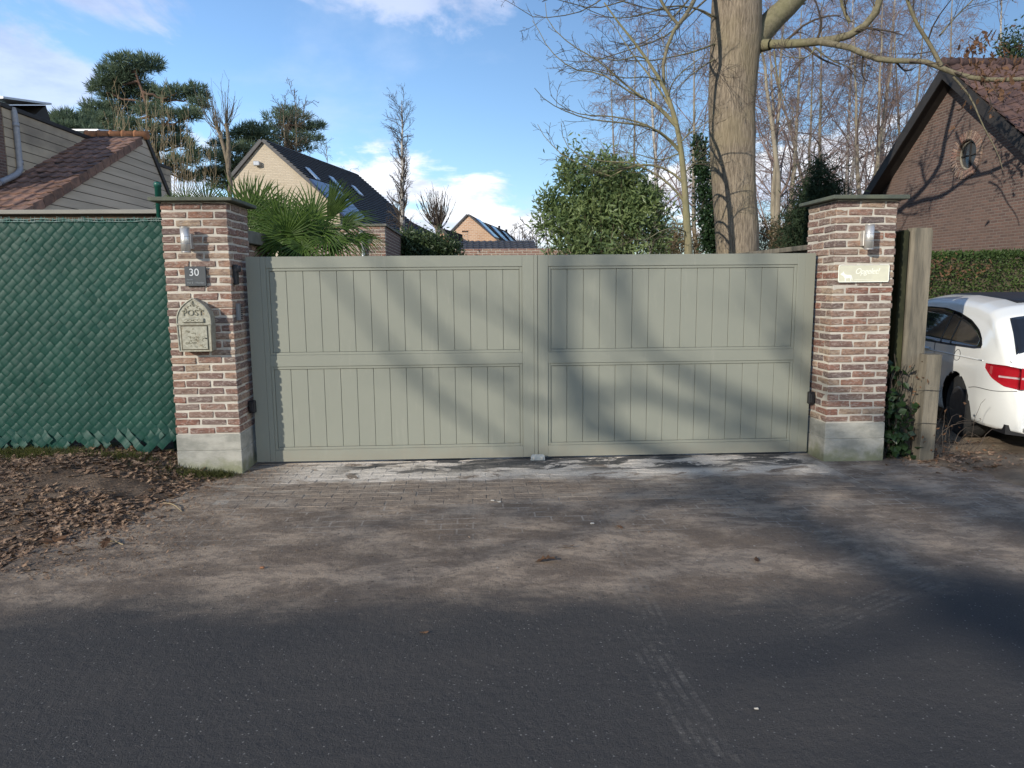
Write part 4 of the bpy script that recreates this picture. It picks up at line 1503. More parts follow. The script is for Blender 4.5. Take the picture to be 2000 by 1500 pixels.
Fc.append((tuple(e0 + k for k in range(m_)) + tuple(n1_ + e0 + k for k in range(m_ - 2, -1, -1)))[::-1])
b = MB(); b.add(Vc, Fc, True)
b.sm[-1] = b.sm[-2] = False
bo = b.build('body', MAT['carpaint'], car, local=True)


def side_panel(name, lo, hi, x0, x1, mat, off=.004, nx=40, nz=7, thick=.01, sides=(1, -1)):
    for s_ in sides:
        V, F = [], []
        X_ = np.linspace(x0, x1, nx)
        for x in X_:
            for k in range(nz):
                z = lo(x) + (hi(x) - lo(x)) * k / (nz - 1)
                V.append((x, s_ * (float(car_hw(x, z)) + off), z))
        n_ = len(V)
        V += [(x, y - s_ * thick, z) for x, y, z in V]
        for i in range(nx - 1):
            for k in range(nz - 1):
                q = (i * nz + k, i * nz + k + 1, (i + 1) * nz + k + 1, (i + 1) * nz + k)
                F.append(q[::-1] if s_ > 0 else q)
        rim = [i * nz for i in range(nx)] + [(nx - 1) * nz + k for k in range(1, nz)] + [i * nz + nz - 1 for i in range(nx - 2, -1, -1)] + [k for k in range(nz - 2, 0, -1)]
        for a, c in zip(rim, rim[1:] + rim[:1]): F.append((a, c, c + n_, a + n_))
        MB().add(V, F, True).build(name, mat, car, local=True)


wl_ = lambda x: np.interp(x, [.50, .62, 1.2, 3.1], [.955, .940, .925, .90])
wh_ = lambda x: np.interp(x, [.50, .56, .70, .95, 1.3, 1.7, 2.3, 2.7, 3.1], [.957, 1.02, 1.09, 1.165, 1.225, 1.26, 1.265, 1.16, .91])
side_panel('window_trim', lambda x: wl_(x) - .018, lambda x: wh_(x) + .014, .485, 3.12, MAT['black'], .002, thick=.012)
side_panel('side_window', wl_, wh_, .51, 3.06, MAT['carglass'], .006)
for xa in (1.18, 1.44):
    side_panel('pillar_trim', lambda x: wl_(x), lambda x: wh_(x), xa, xa + .022, MAT['black'], .0085, 3, 7)


def top_z(x, y):
    H = float(car_H(x)); B = .23
    r = min(RR, (H - B) * .4); zc = H - r
    hw = float(car_hw(x, zc))
    t_ = min(1, abs(y) / hw)
    return zc + r * (1 - t_ ** PEX) ** (1 / PEX)


def top_panel(name, x0, x1, yf0, yf1, mat, off, ny=25, nx=10):
    V, F = [], []
    for i, x in enumerate(np.linspace(x0, x1, nx)):
        w_ = yf0 + (yf1 - yf0) * i / (nx - 1)
        for y in np.linspace(-w_, w_, ny): V.append((x, y, top_z(x, y) + off))
    for i in range(nx - 1):
        for k in range(ny - 1):
            F.append((i * ny + k, (i + 1) * ny + k, (i + 1) * ny + k + 1, i * ny + k + 1))
    n_ = len(V); V += [(x, y, z - .012) for x, y, z in V]
    rim = list(range(ny)) + [i * ny + ny - 1 for i in range(1, nx)] + [(nx - 1) * ny + k for k in range(ny - 2, -1, -1)] + [i * ny for i in range(nx - 2, 0, -1)]
    for a, c in zip(rim, rim[1:] + rim[:1]): F.append((a, c, c + n_, a + n_))
    MB().add(V, F, True).build(name, mat, car, local=True)


top_panel('rear_window', .125, .40, .735, .69, MAT['carglass'], .008)
top_panel('roof_glass', .72, 2.55, .50, .55, MAT['black'], .006)
top_panel('windscreen', 2.68, 3.2, .56, .66, MAT['carglass'], .006)
# tail lamp wrapping the corner
tl_lo = lambda x: np.interp(x, [0, .12, .24, .34], [.615, .63, .69, .775])
tl_hi = lambda x: np.interp(x, [0, .12, .34], [.80, .815, .815])
side_panel('tail_light', tl_lo, tl_hi, .004, .335, MAT['redlens'], .008, 16, 6, .03)
side_panel('lamp_stripe', lambda x: .705, lambda x: .722, .006, .17, MAT['clearlens'], .0105, 8, 3, .01)
for s_ in (1, -1):
    b = MB()
    b.prism([(-.004, s_ * .36, .66), (-.004, s_ * .735, .615), (-.004, s_ * .735, .80), (-.004, s_ * .36, .77)][::s_], (.06, 0, 0))
    b.build('tail_light', MAT['redlens'], car, local=True)
    MB().box(-.009, .0, min(s_ * .38, s_ * .73), max(s_ * .38, s_ * .73), .705, .722).build('lamp_stripe', MAT['clearlens'], car, local=True)
# soft shoulder crease and sill line along the flank
for s_ in (1, -1):
    MB().tube([(x, s_ * (float(car_hw(x, .835 - .012 * x)) + .0005), .835 - .012 * x) for x in np.linspace(.40, 3.9, 40)], .007, 6).build('shoulder_crease', MAT['carpaint'], car, local=True)
b = MB()
b.prism([(-.02, .60, .20), (.10, .78, .20), (.30, .80, .20), (.30, -.80, .20), (.10, -.78, .20), (-.02, -.60, .20)], (0, 0, .085))
b.build('diffuser', MAT['black'], car, local=True)
for s_ in (1, -1):
    MB().cbox(-.03, .02, s_ * .60 - .09, s_ * .60 + .09, .235, .285, .012).build('exhaust_trim', MAT['chrome'], car, local=True)
b = MB()
g_ = lambda pts: [(x, float(car_hw(x, z)) + .0005, z) for x, z in pts]
sm_ = lambda pts, n=24: [tuple(p) for p in resample([(x, 0, z) for x, z in pts], n)]
for pts in ([(.02, .60), (.2, .575), (.45, .575), (.62, .55)],        # bumper seam
            [(1.60, .91), (1.57, .80), (1.45, .66), (1.34, .50)],      # rear door edge
            [(.90, .85), (.90, .80), (.95, .775), (1.02, .785), (1.04, .83), (1.0, .875), (.94, .88), (.90, .85)],     # filler flap
            [(2.62, .91), (2.64, .6), (2.62, .30)]):
    b.tube([(p[0], float(car_hw(p[0], p[2])) + .0008, p[2]) for p in sm_(pts)], .0028, 5)
b.tube([(float(x), float(car_hw(x, z)) * .985 + .001, float(z)) for x, z in zip(np.interp(np.linspace(0, 1, 20), [0, .3, 1], [.40, .30, .10]), np.interp(np.linspace(0, 1, 20), [0, .3, 1], [1.13, 1.0, .84]))], .0035, 5)
b.build('panel_gap', MAT['black'], car, local=True)
MB().tube([(1.72, float(car_hw(1.72, .83)) + .004, .83), (1.76, float(car_hw(1.76, .83)) + .03, .832), (1.90, float(car_hw(1.9, .83)) + .03, .835), (1.95, float(car_hw(1.95, .83)) + .004, .835)], .012, 8).build('door_handle', MAT['carpaint'], car, local=True)
for (wx, wz) in WHEELS:
    for s_ in (1, -1):
        y0 = s_ * .66
        MB().lathe([(.19, 0), (.30, .004), (.318, .03), (.318, .17), (.30, .196), (.21, .20)], (wx, min(y0, y0 + s_ * .2), wz), 'y', 40).build('tyre', MAT['tyre'], car, local=True)
        b = MB().lathe([(.205, 0), (.215, .01), (.215, .03), (.18, .04)], (wx, y0 + (.165 if s_ > 0 else -.205), wz), 'y', 32)
        for k in range(10):
            a = 2 * pi * k / 10
            b.tube([(wx + .03 * math.cos(a), y0 + s_ * .17, wz + .03 * math.sin(a)), (wx + .20 * math.cos(a), y0 + s_ * .185, wz + .20 * math.sin(a))], .013, 6)
        b.build('rim', MAT['rim'], car, local=True)
        b = MB()
        pts = [(wx + (RA + .004) * math.cos(a), wz + (RA + .004) * math.sin(a)) for a in np.linspace(-.35, pi + .35, 28)]
        V = [(x, s_ * .86, z) for x, z in pts] + [(x, s_ * .50, z) for x, z in pts]
        b.add(V, [(i, i + 1, i + 29, i + 28) for i in range(27)], True)
        b.add([(x, s_ * .50, z) for x, z in pts], [tuple(range(28))])
        b.build('wheel_arch_liner', MAT['black'], car, local=True)
MB().box(.3, 4.2, -.7, .7, .17, .26).build('underbody', MAT['black'], car, local=True)

# ------------------------------------------------------------------ brick walls
def brick_run(parent, p0, dirv, length, z_top, rows, mat, depth=.1, rows_below=0, unit=.2225, pitch=.0625, face=(0, -1), meshes=None):
    """individual bricks in the top rows, the hidden ones below joined"""
    d = np.array(dirv, float); f = np.array(face, float)
    ang = math.atan2(d[1], d[0])
    ms = meshes or brick_set(unit - .012, depth, pitch - .012, 6, .0025, .004, mat)
    low = MB()
    for r in range(rows + rows_below):
        z = z_top - pitch * (r + .5)
        s0 = 0 if r % 2 else -unit / 2
        n_ = int(length / unit) + 2
        for k in range(n_):
            a, c = s0 + k * unit, s0 + (k + 1) * unit
            a, c = max(a, 0), min(c, length)
            if c - a < .04: continue
            full = abs(c - a - unit) < 1e-6
            ctr = np.array([*(np.array(p0[:2]) + d * (a + c) / 2 - f * (depth / 2)), z])
            if r < rows:
                if full: o = link('brick', random.choice(ms), parent, ctr, (0, random.choice((0, pi)), ang))
                else:
                    V, F = chamfer_box(c - a - .012, depth, pitch - .012, .004, .002)
                    bb = MB(); bb.add(V, F); o = bb.build('brick', mat, None); o.parent = parent; o.rotation_euler = (0, 0, ang)
                    o.location = tuple(ctr - wloc(parent)); WL[o.name] = ctr
            else:
                V, F = chamfer_box(c - a - .012, depth, pitch - .012, .004, .002)
                ca, sa = math.cos(ang), math.sin(ang)
                low.add([(ctr[0] + x * ca - y * sa, ctr[1] + x * sa + y * ca, ctr[2] + zz_) for x, y, zz_ in V], F)
    if rows_below:
        tag(low.build('brickwork', mat, parent), kind='stuff')


# low wall with pale joints behind the gate centre
a, c = P(881, 486, 12.0), P(1152, 484, 12.0)
zt = (a[2] + c[2]) / 2 + .0
t = thing('garden_wall', 'low brick garden wall seen over the gate where the leaves meet', 'wall', (a[0], 12, 0))
MB().box(a[0] + .004, c[0] - .004, 12.006, 12.19, -.1, zt - .006).build('mortar_core', MAT['mortar'], t)
brick_run(t, (a[0], 12), (1, 0), c[0] - a[0], zt, 4, MAT['brick_far'], .1, 6)
# red brick outbuilding behind the palm
ya = 7.5
c = P(752, 437, ya); zt = c[2]
x0 = P(590, 437, ya)[0]
t = thing('brick_outbuilding', 'flat topped red brick outbuilding with grey coping behind palm', 'building', (c[0], ya, 0))
yb_ = 12.2
MB().box(x0, c[0] - .006, ya + .006, yb_, -.1, zt - .045).build('mortar_core', MAT['mortar'], t)
brick_run(t, (x0, ya), (1, 0), c[0] - x0, zt - .045, 14, MAT['brick'], .1, 4)
brick_run(t, (c[0], ya + .106), (0, 1), yb_ - ya - .1, zt - .045, 0, MAT['brick'], .1, 16, face=(1, 0))
MB().cbox(x0 - .03, c[0] + .03, ya - .03, ya + .2, zt - .044, zt, .004).cbox(c[0] - .2, c[0] + .03, ya + .2, yb_, zt - .044, zt, .004).build('coping', MAT['coping_grey'], t)
q = P(706, 463, ya)
t = thing('wall_floodlight', 'small grey wall light box on the brick outbuilding', 'lamp', (q[0], ya, q[2]))
MB().cbox(q[0] - .10, q[0] + .10, ya - .12, ya - .03, q[2] - .065, q[2] + .055, .02).build('housing', MAT['slate'], t)
MB().tube([(q[0], ya - .04, q[2] + .05), (q[0], ya - .04, q[2] + .13)], .03, 10).build('mount', MAT['pipe'], t)
MB().tube([(q[0] + .03, ya - .05, q[2] - .07), (q[0] + .03, ya - .05, q[2] - .5)], .033, 10).build('pipe', MAT['pvframe'], t)

# walls running back from the two pillars
t = thing('side_wall', 'brick side wall with grey stone coping behind left pillar', 'wall', (-2.45, 1.3, 0))
MB().cbox(-2.62, -2.29, .26, 2.36, 2.0, 2.128, .006, .003).build('coping', MAT['coping_grey'], t)
MB().box(-2.55, -2.366, .27, 2.29, -.1, 1.998).build('mortar_core', MAT['mortar'], t)
brick_run(t, (-2.36, .27), (0, 1), 2.0, 1.998, 6, MAT['brick'], .1, 10, face=(1, 0))
t = thing('side_fence', 'mossy low board fence running back from right pillar', 'fence', (3.3, 1.3, 0))
MB().cbox(3.2, 3.40, .26, 2.6, 1.875, 1.92, .004, .003).build('capping', MAT['post_concrete'], t)
for k in range(4):
    MB().cbox(3.27, 3.31, .26, 2.6, 1.872 - .22 * (k + 1) + .004, 1.872 - .22 * k, .004, .003).build('board', MAT['post_concrete'], t)
for y in (.5, 1.5, 2.5):
    MB().cbox(3.312, 3.38, y - .04, y + .04, -.1, 1.874, .004).build('post', MAT['post_concrete'], t)

# ------------------------------------------------------------------ tiles
def tile_mesh(U, Vd, w, l, mat, name, thick=.016, wave=.024):
    U, Vd = np.array(U, float), np.array(Vd, float)
    Nn = np.cross(U, Vd); Nn /= np.linalg.norm(Nn)
    if Nn[2] < 0: Nn = -Nn
    prof = [(-.5, .1), (-.38, -.35), (-.12, -.45), (.12, .0), (.3, .55), (.45, .5), (.53, .12)]
    V, F = [], []
    for vv, lift in ((0, .022), (1.08, 0)):
        for (uu, hh) in prof: V.append(U * w * uu + Vd * l * vv + Nn * (lift + wave * hh))
    n_ = len(prof)
    V += [p - Nn * thick for p in V[:n_]] + [p - Nn * thick for p in V[n_:2 * n_]]
    for k in range(n_ - 1):
        F += [(k, k + 1, n_ + k + 1, n_ + k), (k, 2 * n_ + k, 2 * n_ + k + 1, k + 1)]
    F += [(0, n_, 3 * n_, 2 * n_), (n_ - 1, 3 * n_ - 1, 4 * n_ - 1, 2 * n_ - 1)]
    bb = MB(); bb.add(V, F); o = bb.build(name, mat); me = o.data; bpy.data.objects.remove(o)
    return me


def clad(parent, X, poly, pitch, gap, mat, thick=.02, z_from=2.0, side=1):
    zmax = max(p[1] for p in poly)
    z = z_from
    while z < zmax - .02:
        pl = clip(clip(poly, 0, -1, -(z + gap)), 0, 1, z + pitch)
        if len(pl) >= 3:
            MB().prism([(X + side * thick, y, zz) for y, zz in pl], (-side * (thick - .002), 0, 0)).build('cladding_board', mat, parent)
        z += pitch


# ------------------------------------------------------------------ clad annex with tiled roof, left
XG, XM = -7.5, -8.6
ap, el, er = (10.97, 4.99), (4.9, 2.23), (13.3, 2.46)
t = thing('tiled_annex', 'grey clad annex with steep brown pantile roof behind the screen fence', 'house', (XG, 9, 0))
b = MB(); b.prism([(XG, el[0], -.1), (XG, *el), (XG, *ap), (XG, *er), (XG, er[0], -.1)], (-1.0, 0, 0)); b.build('gable_wall', MAT['dark_trim'], t)
clad(t, XG, [(el[0], -.1), (el[0], el[1] - .06), (ap[0], ap[1] - .06), (er[0], er[1] - .06), (er[0], -.1)], .168, .014, MAT['cladding'], z_from=2.02)
sv = np.array([0, ap[0] - el[0], ap[1] - el[1]]); SL = np.linalg.norm(sv); sv /= SL
nv = np.cross([-1, 0, 0], sv) * -1
nv = np.array([0, -sv[2], sv[1]])
tw_, tl_ = .212, .335
tm = tile_mesh((1, 0, 0), sv, tw_, tl_, MAT['rooftile'], 'roof_tile')
b = MB(); b.prism([(XG + .02, el[0], el[1] - .05), (XG + .02, ap[0], ap[1] - .05), (XG + .02, ap[0], ap[1] - .01), (XG + .02, el[0], el[1] - .01)], (-3.2, 0, 0))
b.build('roof_deck', MAT['dark_trim'], t)
nr = int(SL / tl_)
for r in range(nr):
    base = np.array([0, *el]) + sv * (r * tl_)
    ncol = 5 if base[1] > 7.3 else 14
    for k in range(ncol):
        o = link('roof_tile', tm, t, base + np.array([XG - .02 - tw_ * (k + .5), 0, .012]))
        o.rotation_euler = (random.gauss(0, .012), random.gauss(0, .012), random.gauss(0, .01))
    p = base + nv * .0
    q = MB()
    q.prism([tuple(base + np.array([XG + .075, 0, 0]) + sv * .01 + nv * .055), tuple(base + np.array([XG + .075, 0, 0]) + sv * (tl_ * .99) + nv * .032),
             tuple(base + np.array([XG + .075, 0, 0]) + sv * (tl_ * .99) - nv * .125), tuple(base + np.array([XG + .075, 0, 0]) + sv * .01 - nv * .115)], (-.03, 0, 0))
    q.prism([tuple(base + np.array([XG + .074, 0, 0]) + sv * .01 + nv * .056), tuple(base + np.array([XG + .074, 0, 0]) + sv * (tl_ * .99) + nv * .033),
             tuple(base + np.array([XG + .074, 0, 0]) + sv * (tl_ * .99) + nv * .018), tuple(base + np.array([XG + .074, 0, 0]) + sv * .01 + nv * .04)], (-.12, 0, 0))
    q.build('verge_tile', MAT['rooftile'], t)
for k in range(5):
    q = MB(); x0 = XG + .10 - .27 * k
    q.lathe([(.098 + .012, 0), (.110, .04), (.095, .05), (.095, .285)], (x0 - .285, ap[0], ap[1] + .0), 'x', 16)
    q.build('ridge_tile', MAT['ridgetile'], t)
sr = np.array([0, er[0] - ap[0], er[1] - ap[1]]); sr /= np.linalg.norm(sr)
b = MB(); b.prism([(XG + .06, ap[0], ap[1] + .08), (XG + .06, er[0] + .2, er[1] - .10), (XG + .06, er[0] + .13, er[1] - .24), (XG + .06, ap[0], ap[1] - .08)], (-1.2, 0, 0))
b.build('rear_roof', MAT['dark_trim'], t)

t = thing('clad_extension', 'flat roofed timber clad house extension with grey downpipe at left edge', 'house', (XM, 10, 0))
zt = 4.90
MB().box(XM - 7, XM, 7.72, 15.0, -.1, zt - .06).build('wall', MAT['dark_trim'], t)
clad(t, XM, [(7.74, 2), (7.74, zt - .06), (15.0, zt - .06), (15.0, 2)], .172, .013, MAT['cladding_dirty'], z_from=2.6)
MB().cbox(XM - 7, XM + .05, 7.66, 15.06, zt - .058, zt + .02, .006).build('roof_edge', MAT['dark_trim'], t)
MB().box(XM - 3, XM + .03, 6.9, 7.70, -.1, zt - .06).build('brick_corner', MAT['house_brick'], t)
b = MB().tube(resample([PX(25, 212, XM + .03), PX(28, 222, XM + .06), PX(33, 262, XM + .07), PX(39, 325, XM + .07), PX(38, 333, XM + .09), PX(30, 342, XM + .12), PX(-2, 357, XM + .16)], 26), .052, 12)
dp = b.build('downpipe', MAT['pipe'], t)
for (u, v) in ((31, 245), (39, 318)):
    q = PX(u, v, XM + .065)
    MB().lathe([(.06, 0), (.06, .07)], (q[0], q[1], q[2] - .03), 'z', 14).build('collar', MAT['pipe'], dp)
for (q, lab) in ((PX(12, 204, -9.6), 'a'), (PX(188, 262, -9.6), 'b')):
    L = 1.15
    b = MB(); b.prism([(q[0] + .5, q[1] - .9, q[2] - .10), (q[0] + .5, q[1] + .75, q[2] + .17), (q[0] + .5, q[1] + .75, q[2] + .21), (q[0] + .5, q[1] - .9, q[2] - .06)], (-L, 0, 0))
    o = b.build('solar_panel', MAT['pvframe'], t)
    b = MB(); b.prism([(q[0] + .4, q[1] + .70, q[2] + .15), (q[0] + .4, q[1] + .95, 4.92), (q[0] + .4, q[1] - .1, 4.92)], (-.8, 0, 0)); b.build('panel_stand', MAT['dark_trim'], o)

# ------------------------------------------------------------------ brown brick house with round window, right
XH = 9.31
ay, az, sl_ = 7.80, 5.45, .785
hw_ = 3.6
t = thing('brick_house', 'brown brick house gable with round window behind the parked car', 'house', (XH, ay, 0))
poly = [(ay - hw_, -.1), (ay - hw_, az - sl_ * hw_), (ay, az), (ay + hw_, az - sl_ * hw_), (ay + hw_, -.1)]
cy_, cz_, rw = 7.37, 3.93, .275


def hit(a):
    dx, dz = math.cos(a), math.sin(a)
    best = 1e9
    for i in range(5):
        (p0, q0), (p1, q1) = poly[i], poly[(i + 1) % 5]
        ex, ez = p1 - p0, q1 - q0
        det = dx * -ez + ex * dz
        if abs(det) < 1e-9: continue
        s_ = ((p0 - cy_) * -ez + ex * (q0 - cz_)) / det
        u_ = (dx * (q0 - cz_) - dz * (p0 - cy_)) / det
        if s_ > 0 and -1e-6 <= u_ <= 1 + 1e-6: best = min(best, s_)
    return cy_ + dx * best, cz_ + dz * best


angs = sorted(list(np.linspace(0, 2 * pi, 48, endpoint=False)) + [math.atan2(z - cz_, y - cy_) % (2 * pi) for y, z in poly])
V = [(XH, cy_ + rw * math.cos(a), cz_ + rw * math.sin(a)) for a in angs] + [(XH, *hit(a)) for a in angs] + [(XH + .14, cy_ + rw * math.cos(a), cz_ + rw * math.sin(a)) for a in angs]
n = len(angs)
F = []
for i in range(n):
    j = (i + 1) % n
    F += [(i, n + i, n + j, j), (i, j, 2 * n + j, 2 * n + i)]
MB().add(V, F).box(XH + .2, XH + 11, ay - hw_, ay + hw_, -.1, az - sl_ * hw_).build('gable_wall', MAT['house_brick'], t)
w = thing  # noqa
wf = MB()
wf.lathe([(.245, 0), (.275, 0), (.275, .05), (.245, .05), (.245, 0)], (XH + .05, cy_, cz_), 'x', 36, True, False)
win = wf.build('round_window', MAT['lightframe'], t)
MB().lathe([(.25, 0), (.25, .012)], (XH + .085, cy_, cz_), 'x', 36).build('pane', MAT['glass'], win)
MB().box(XH + .058, XH + .083, cy_ - .012, cy_ + .012, cz_ - .24, cz_ + .24).box(XH + .059, XH + .082, cy_ - .24, cy_ + .24, cz_ - .012, cz_ + .012).build('glazing_bar', MAT['dark_trim'], win)
vs = brick_set(.155, .06, .045, 4, .003, .004, MAT['brick'])
nb = 40
for k in range(nb):
    a = 2 * pi * (k + .5) / nb
    o = link('brick', random.choice(vs), t, (XH + .014, cy_ + .366 * math.cos(a), cz_ + .366 * math.sin(a)))
    # long axis radial, in the plane x = const
    Rm = Matrix(((0, 1, 0), (math.cos(a), 0, -math.sin(a)), (math.sin(a), 0, math.cos(a)))).to_4x4()
    o.rotation_euler = Rm.to_euler()
MB().lathe([(.288, 0), (.288, -.006), (.449, -.006), (.449, 0)], (XH - .001, cy_, cz_), 'x', 48, True, False).build('mortar_ring', MAT['house_brick'], t)
OV, TK = .31, .22
for s_ in (-1, 1):
    e = ay + s_ * (hw_ + .45); ez = az - sl_ * (hw_ + .45)
    b = MB()
    b.prism([(XH - OV + .03, ay, az + .0), (XH - OV + .03, e, ez), (XH - OV + .03, e, ez + .20), (XH - OV + .03, ay, az + .22)], (12, 0, 0))
    b.build('roof_slope', MAT['dark_trim'], t)
    b = MB()
    b.prism([(XH - OV, ay, az - .03), (XH - OV, e, ez - .03), (XH - OV, e, ez + .22), (XH - OV, ay, az + .24)], (.028, 0, 0))
    b.build('bargeboard', MAT['dark_trim'], t)
sv = np.array([0, 1, sl_]); sv /= np.linalg.norm(sv)
tm = tile_mesh((1, 0, 0), sv, .25, .29, MAT['rhtile'], 'roof_tile', wave=.045)
for r in range(16):
    base = np.array([0, ay, az + .23]) - sv * (.29 * (r + 1))
    for k in range(11):
        link('roof_tile', tm, t, base + np.array([XH - OV + .02 + .25 * (k + .5), 0, .03]))
for k in range(9):
    q = MB(); x0 = XH - OV - .02 + .30 * k
    q.lathe([(.11, 0), (.11, .04), (.097, .05), (.097, .31)], (x0, ay, az + .26), 'x', 14); q.build('ridge_tile', MAT['rhtile'], t)

# ------------------------------------------------------------------ gabled houses beyond the garden
class Gable:
    def __init__(s, t, apex, r, length, right, left, wall, roof, courses=26, over=.12, base=-.1, thick=.14):
        s.t, s.r = t, np.array([r[0], r[1], 0]) / math.hypot(r[0], r[1])
        s.q = np.array([s.r[1], -s.r[0], 0])          # to the right seen from the near gable
        s.a = np.array(apex, float)
        s.L = length
        s.rt, s.lt = right, left                     # (horizontal run, drop)
        a = s.a
        up = np.array([0, 0, 1.0])
        R_ = a + s.q * right[0] - up * right[1]; L_ = a - s.q * left[0] - up * left[1]
        R0, L0 = R_.copy(), L_.copy(); R0[2] = L0[2] = base
        MB().prism([L0, L_, a, R_, R0], s.r * length).build('wall', wall, t)
        for (run, drop), sg, nm in ((right, 1, 'roof'), (left, -1, 'roof')):
            d = s.q * sg * run - up * drop
            n_ = np.cross(s.r, d); n_ /= np.linalg.norm(n_)
            if n_[2] < 0: n_ = -n_
            b = MB()
            for k in range(courses):
                p0 = a + d * (k / courses) * 1.03 - s.r * over
                p1 = a + d * ((k + 1.06) / courses) * 1.03 - s.r * over
                b.prism([p0 + n_ * (thick - .05), p1 + n_ * thick, p1 - n_ * .02, p0 - n_ * .02], s.r * (length + 2 * over))
            b.build(nm, roof, t)
        d = s.q * right[0] - up * right[1]
        s.rd = d / np.linalg.norm(d)
        s.rn = np.cross(s.r, s.rd)
        if s.rn[2] < 0: s.rn = -s.rn
        s.thick = thick

    def on(s, u, v):
        return PP(u, v, s.a + s.rn * s.thick, s.rn)

    def quad(s, name, pts, mat, h=.06, parent=None):
        P_ = [np.asarray(p) + s.rn * .01 for p in pts]
        return MB().prism(P_, s.rn * h).build(name, mat, parent or s.t)

    def panels(s, c4, nu, nv, gap=.02):
        """c4: corners TL, TR, BR, BL on the slope"""
        a, b, c, d = [np.asarray(p) for p in c4]
        f = lambda u, v: (a * (1 - u) + b * u) * (1 - v) + (d * (1 - u) + c * u) * v
        for i in range(nu):
            for j in range(nv):
                u0, u1, v0, v1 = i / nu, (i + 1) / nu, j / nv, (j + 1) / nv
                e = .02
                o = s.quad('solar_panel', [f(u0 + e / nu, v0 + e / nv), f(u1 - e / nu, v0 + e / nv), f(u1 - e / nu, v1 - e / nv), f(u0 + e / nu, v1 - e / nv)], MAT['pv'], .07)
                for (k0, k1) in ((0, 1), (1, 2), (2, 3), (3, 0)): pass


def gable_from_px(t, apex_px, far_px, right_px, left_px, y, wall, roof, **k):
    a = P(*apex_px, y)
    fr = PZ(*far_px, a[2])
    r = fr - a
    r3 = np.array([r[0], r[1], 0]) / math.hypot(r[0], r[1])
    qv = np.array([r3[1], -r3[0], 0])
    Rp, Lp = PP(*right_px, a, r3), PP(*left_px, a, r3)
    return Gable(t, a, r[:2], math.hypot(r[0], r[1]), (float((Rp - a) @ qv), float(a[2] - Rp[2])), (float((a - Lp) @ qv), float(a[2] - Lp[2])), wall, roof, **k)


a = P(514, 276, 24)
t = thing('house', 'cream brick house with steep dark roof, skylights and solar panels behind palm', 'house', (a[0], a[1], 0))
H1 = gable_from_px(t, (514, 276), (692, 341), (700, 441), (454, 348), 24, MAT['cream_brick'], MAT['slatetile'], courses=30)
for (p4) in (((595, 328), (603, 331), (625, 354), (617, 351)), ((641, 345), (649, 348), (668, 370), (660, 367)), ((685, 363), (692, 366), (709, 384), (702, 381))):
    o = H1.quad('skylight', [H1.on(*p) for p in p4], MAT['skylight'], .05)
H1.panels([H1.on(602, 351), H1.on(655, 367), H1.on(712, 428), H1.on(684, 437)], 2, 3)
q = P(501, 319, 23.9)
MB().cbox(q[0] - .12, q[0] + .12, q[1] - .05, q[1] + .12, q[2] - .09, q[2] + .09, .02).build('alarm_box', MAT['pvframe'], t)
a = P(757, 414, 37)
t = thing('house', 'low dark tiled roof between the cream house and the birch', 'house', (a[0], a[1], 0))
H2 = gable_from_px(t, (752, 411), (851, 459), (830, 492), (735, 432), 34, MAT['orange_house'], MAT['slatetile'], courses=22)
a = P(862, 447, 33)
t = thing('house', 'small grey roofed house with brown gable and brick chimney', 'house', (a[0], a[1], 0))
H3 = gable_from_px(t, (862, 448), (904, 461), (884, 478), (846, 470), 31, MAT['orange_house'], MAT['slatetile'], courses=14)
q = P(908.5, 452, 33)
b = MB(); b.cbox(q[0] - .14, q[0] + .14, q[1], q[1] + .4, 2.0, q[2] - .02, .01); ch = b.build('chimney', MAT['orange_house'], t)
MB().cbox(q[0] - .17, q[0] + .17, q[1] - .03, q[1] + .43, q[2] - .02, q[2] + .03, .005).build('chimney_cap', MAT['dark_trim'], ch)
a = P(914, 419, 48)
t = thing('house', 'orange brick gabled house with solar panels, nearer of a pair', 'house', (a[0], a[1], 0))
H4 = gable_from_px(t, (914, 420), (945, 437), (978, 475), (880, 455), 48, MAT['orange_house'], MAT['slatetile'], courses=18)
H4.panels([H4.on(928, 427), H4.on(937, 431), H4.on(974, 467), H4.on(965, 464)], 1, 4)
a = P(946, 436, 58)
t = thing('house', 'second orange brick house with solar panels and two flue pipes', 'house', (a[0], a[1], 0))
H5 = gable_from_px(t, (946, 436), (986, 452), (988, 474), (930, 455), 58, MAT['orange_house'], MAT['slatetile'], courses=16)
H5.panels([H5.on(958, 442), H5.on(966, 445), H5.on(993, 473), H5.on(985, 472)], 1, 4)
H5.panels([H5.on(980, 452), H5.on(985, 454), H5.on(1003, 472), H5.on(997, 472)], 1, 3)
for (u, v0, v1, yy) in ((975, 441, 447, 66), (989, 448, 460, 66)):
    q0, q1 = P(u, v0, yy), P(u, v1 + 3, yy)
    MB().tube([q1, q0], .11, 10).build('flue_pipe', MAT['dark_trim'], t)
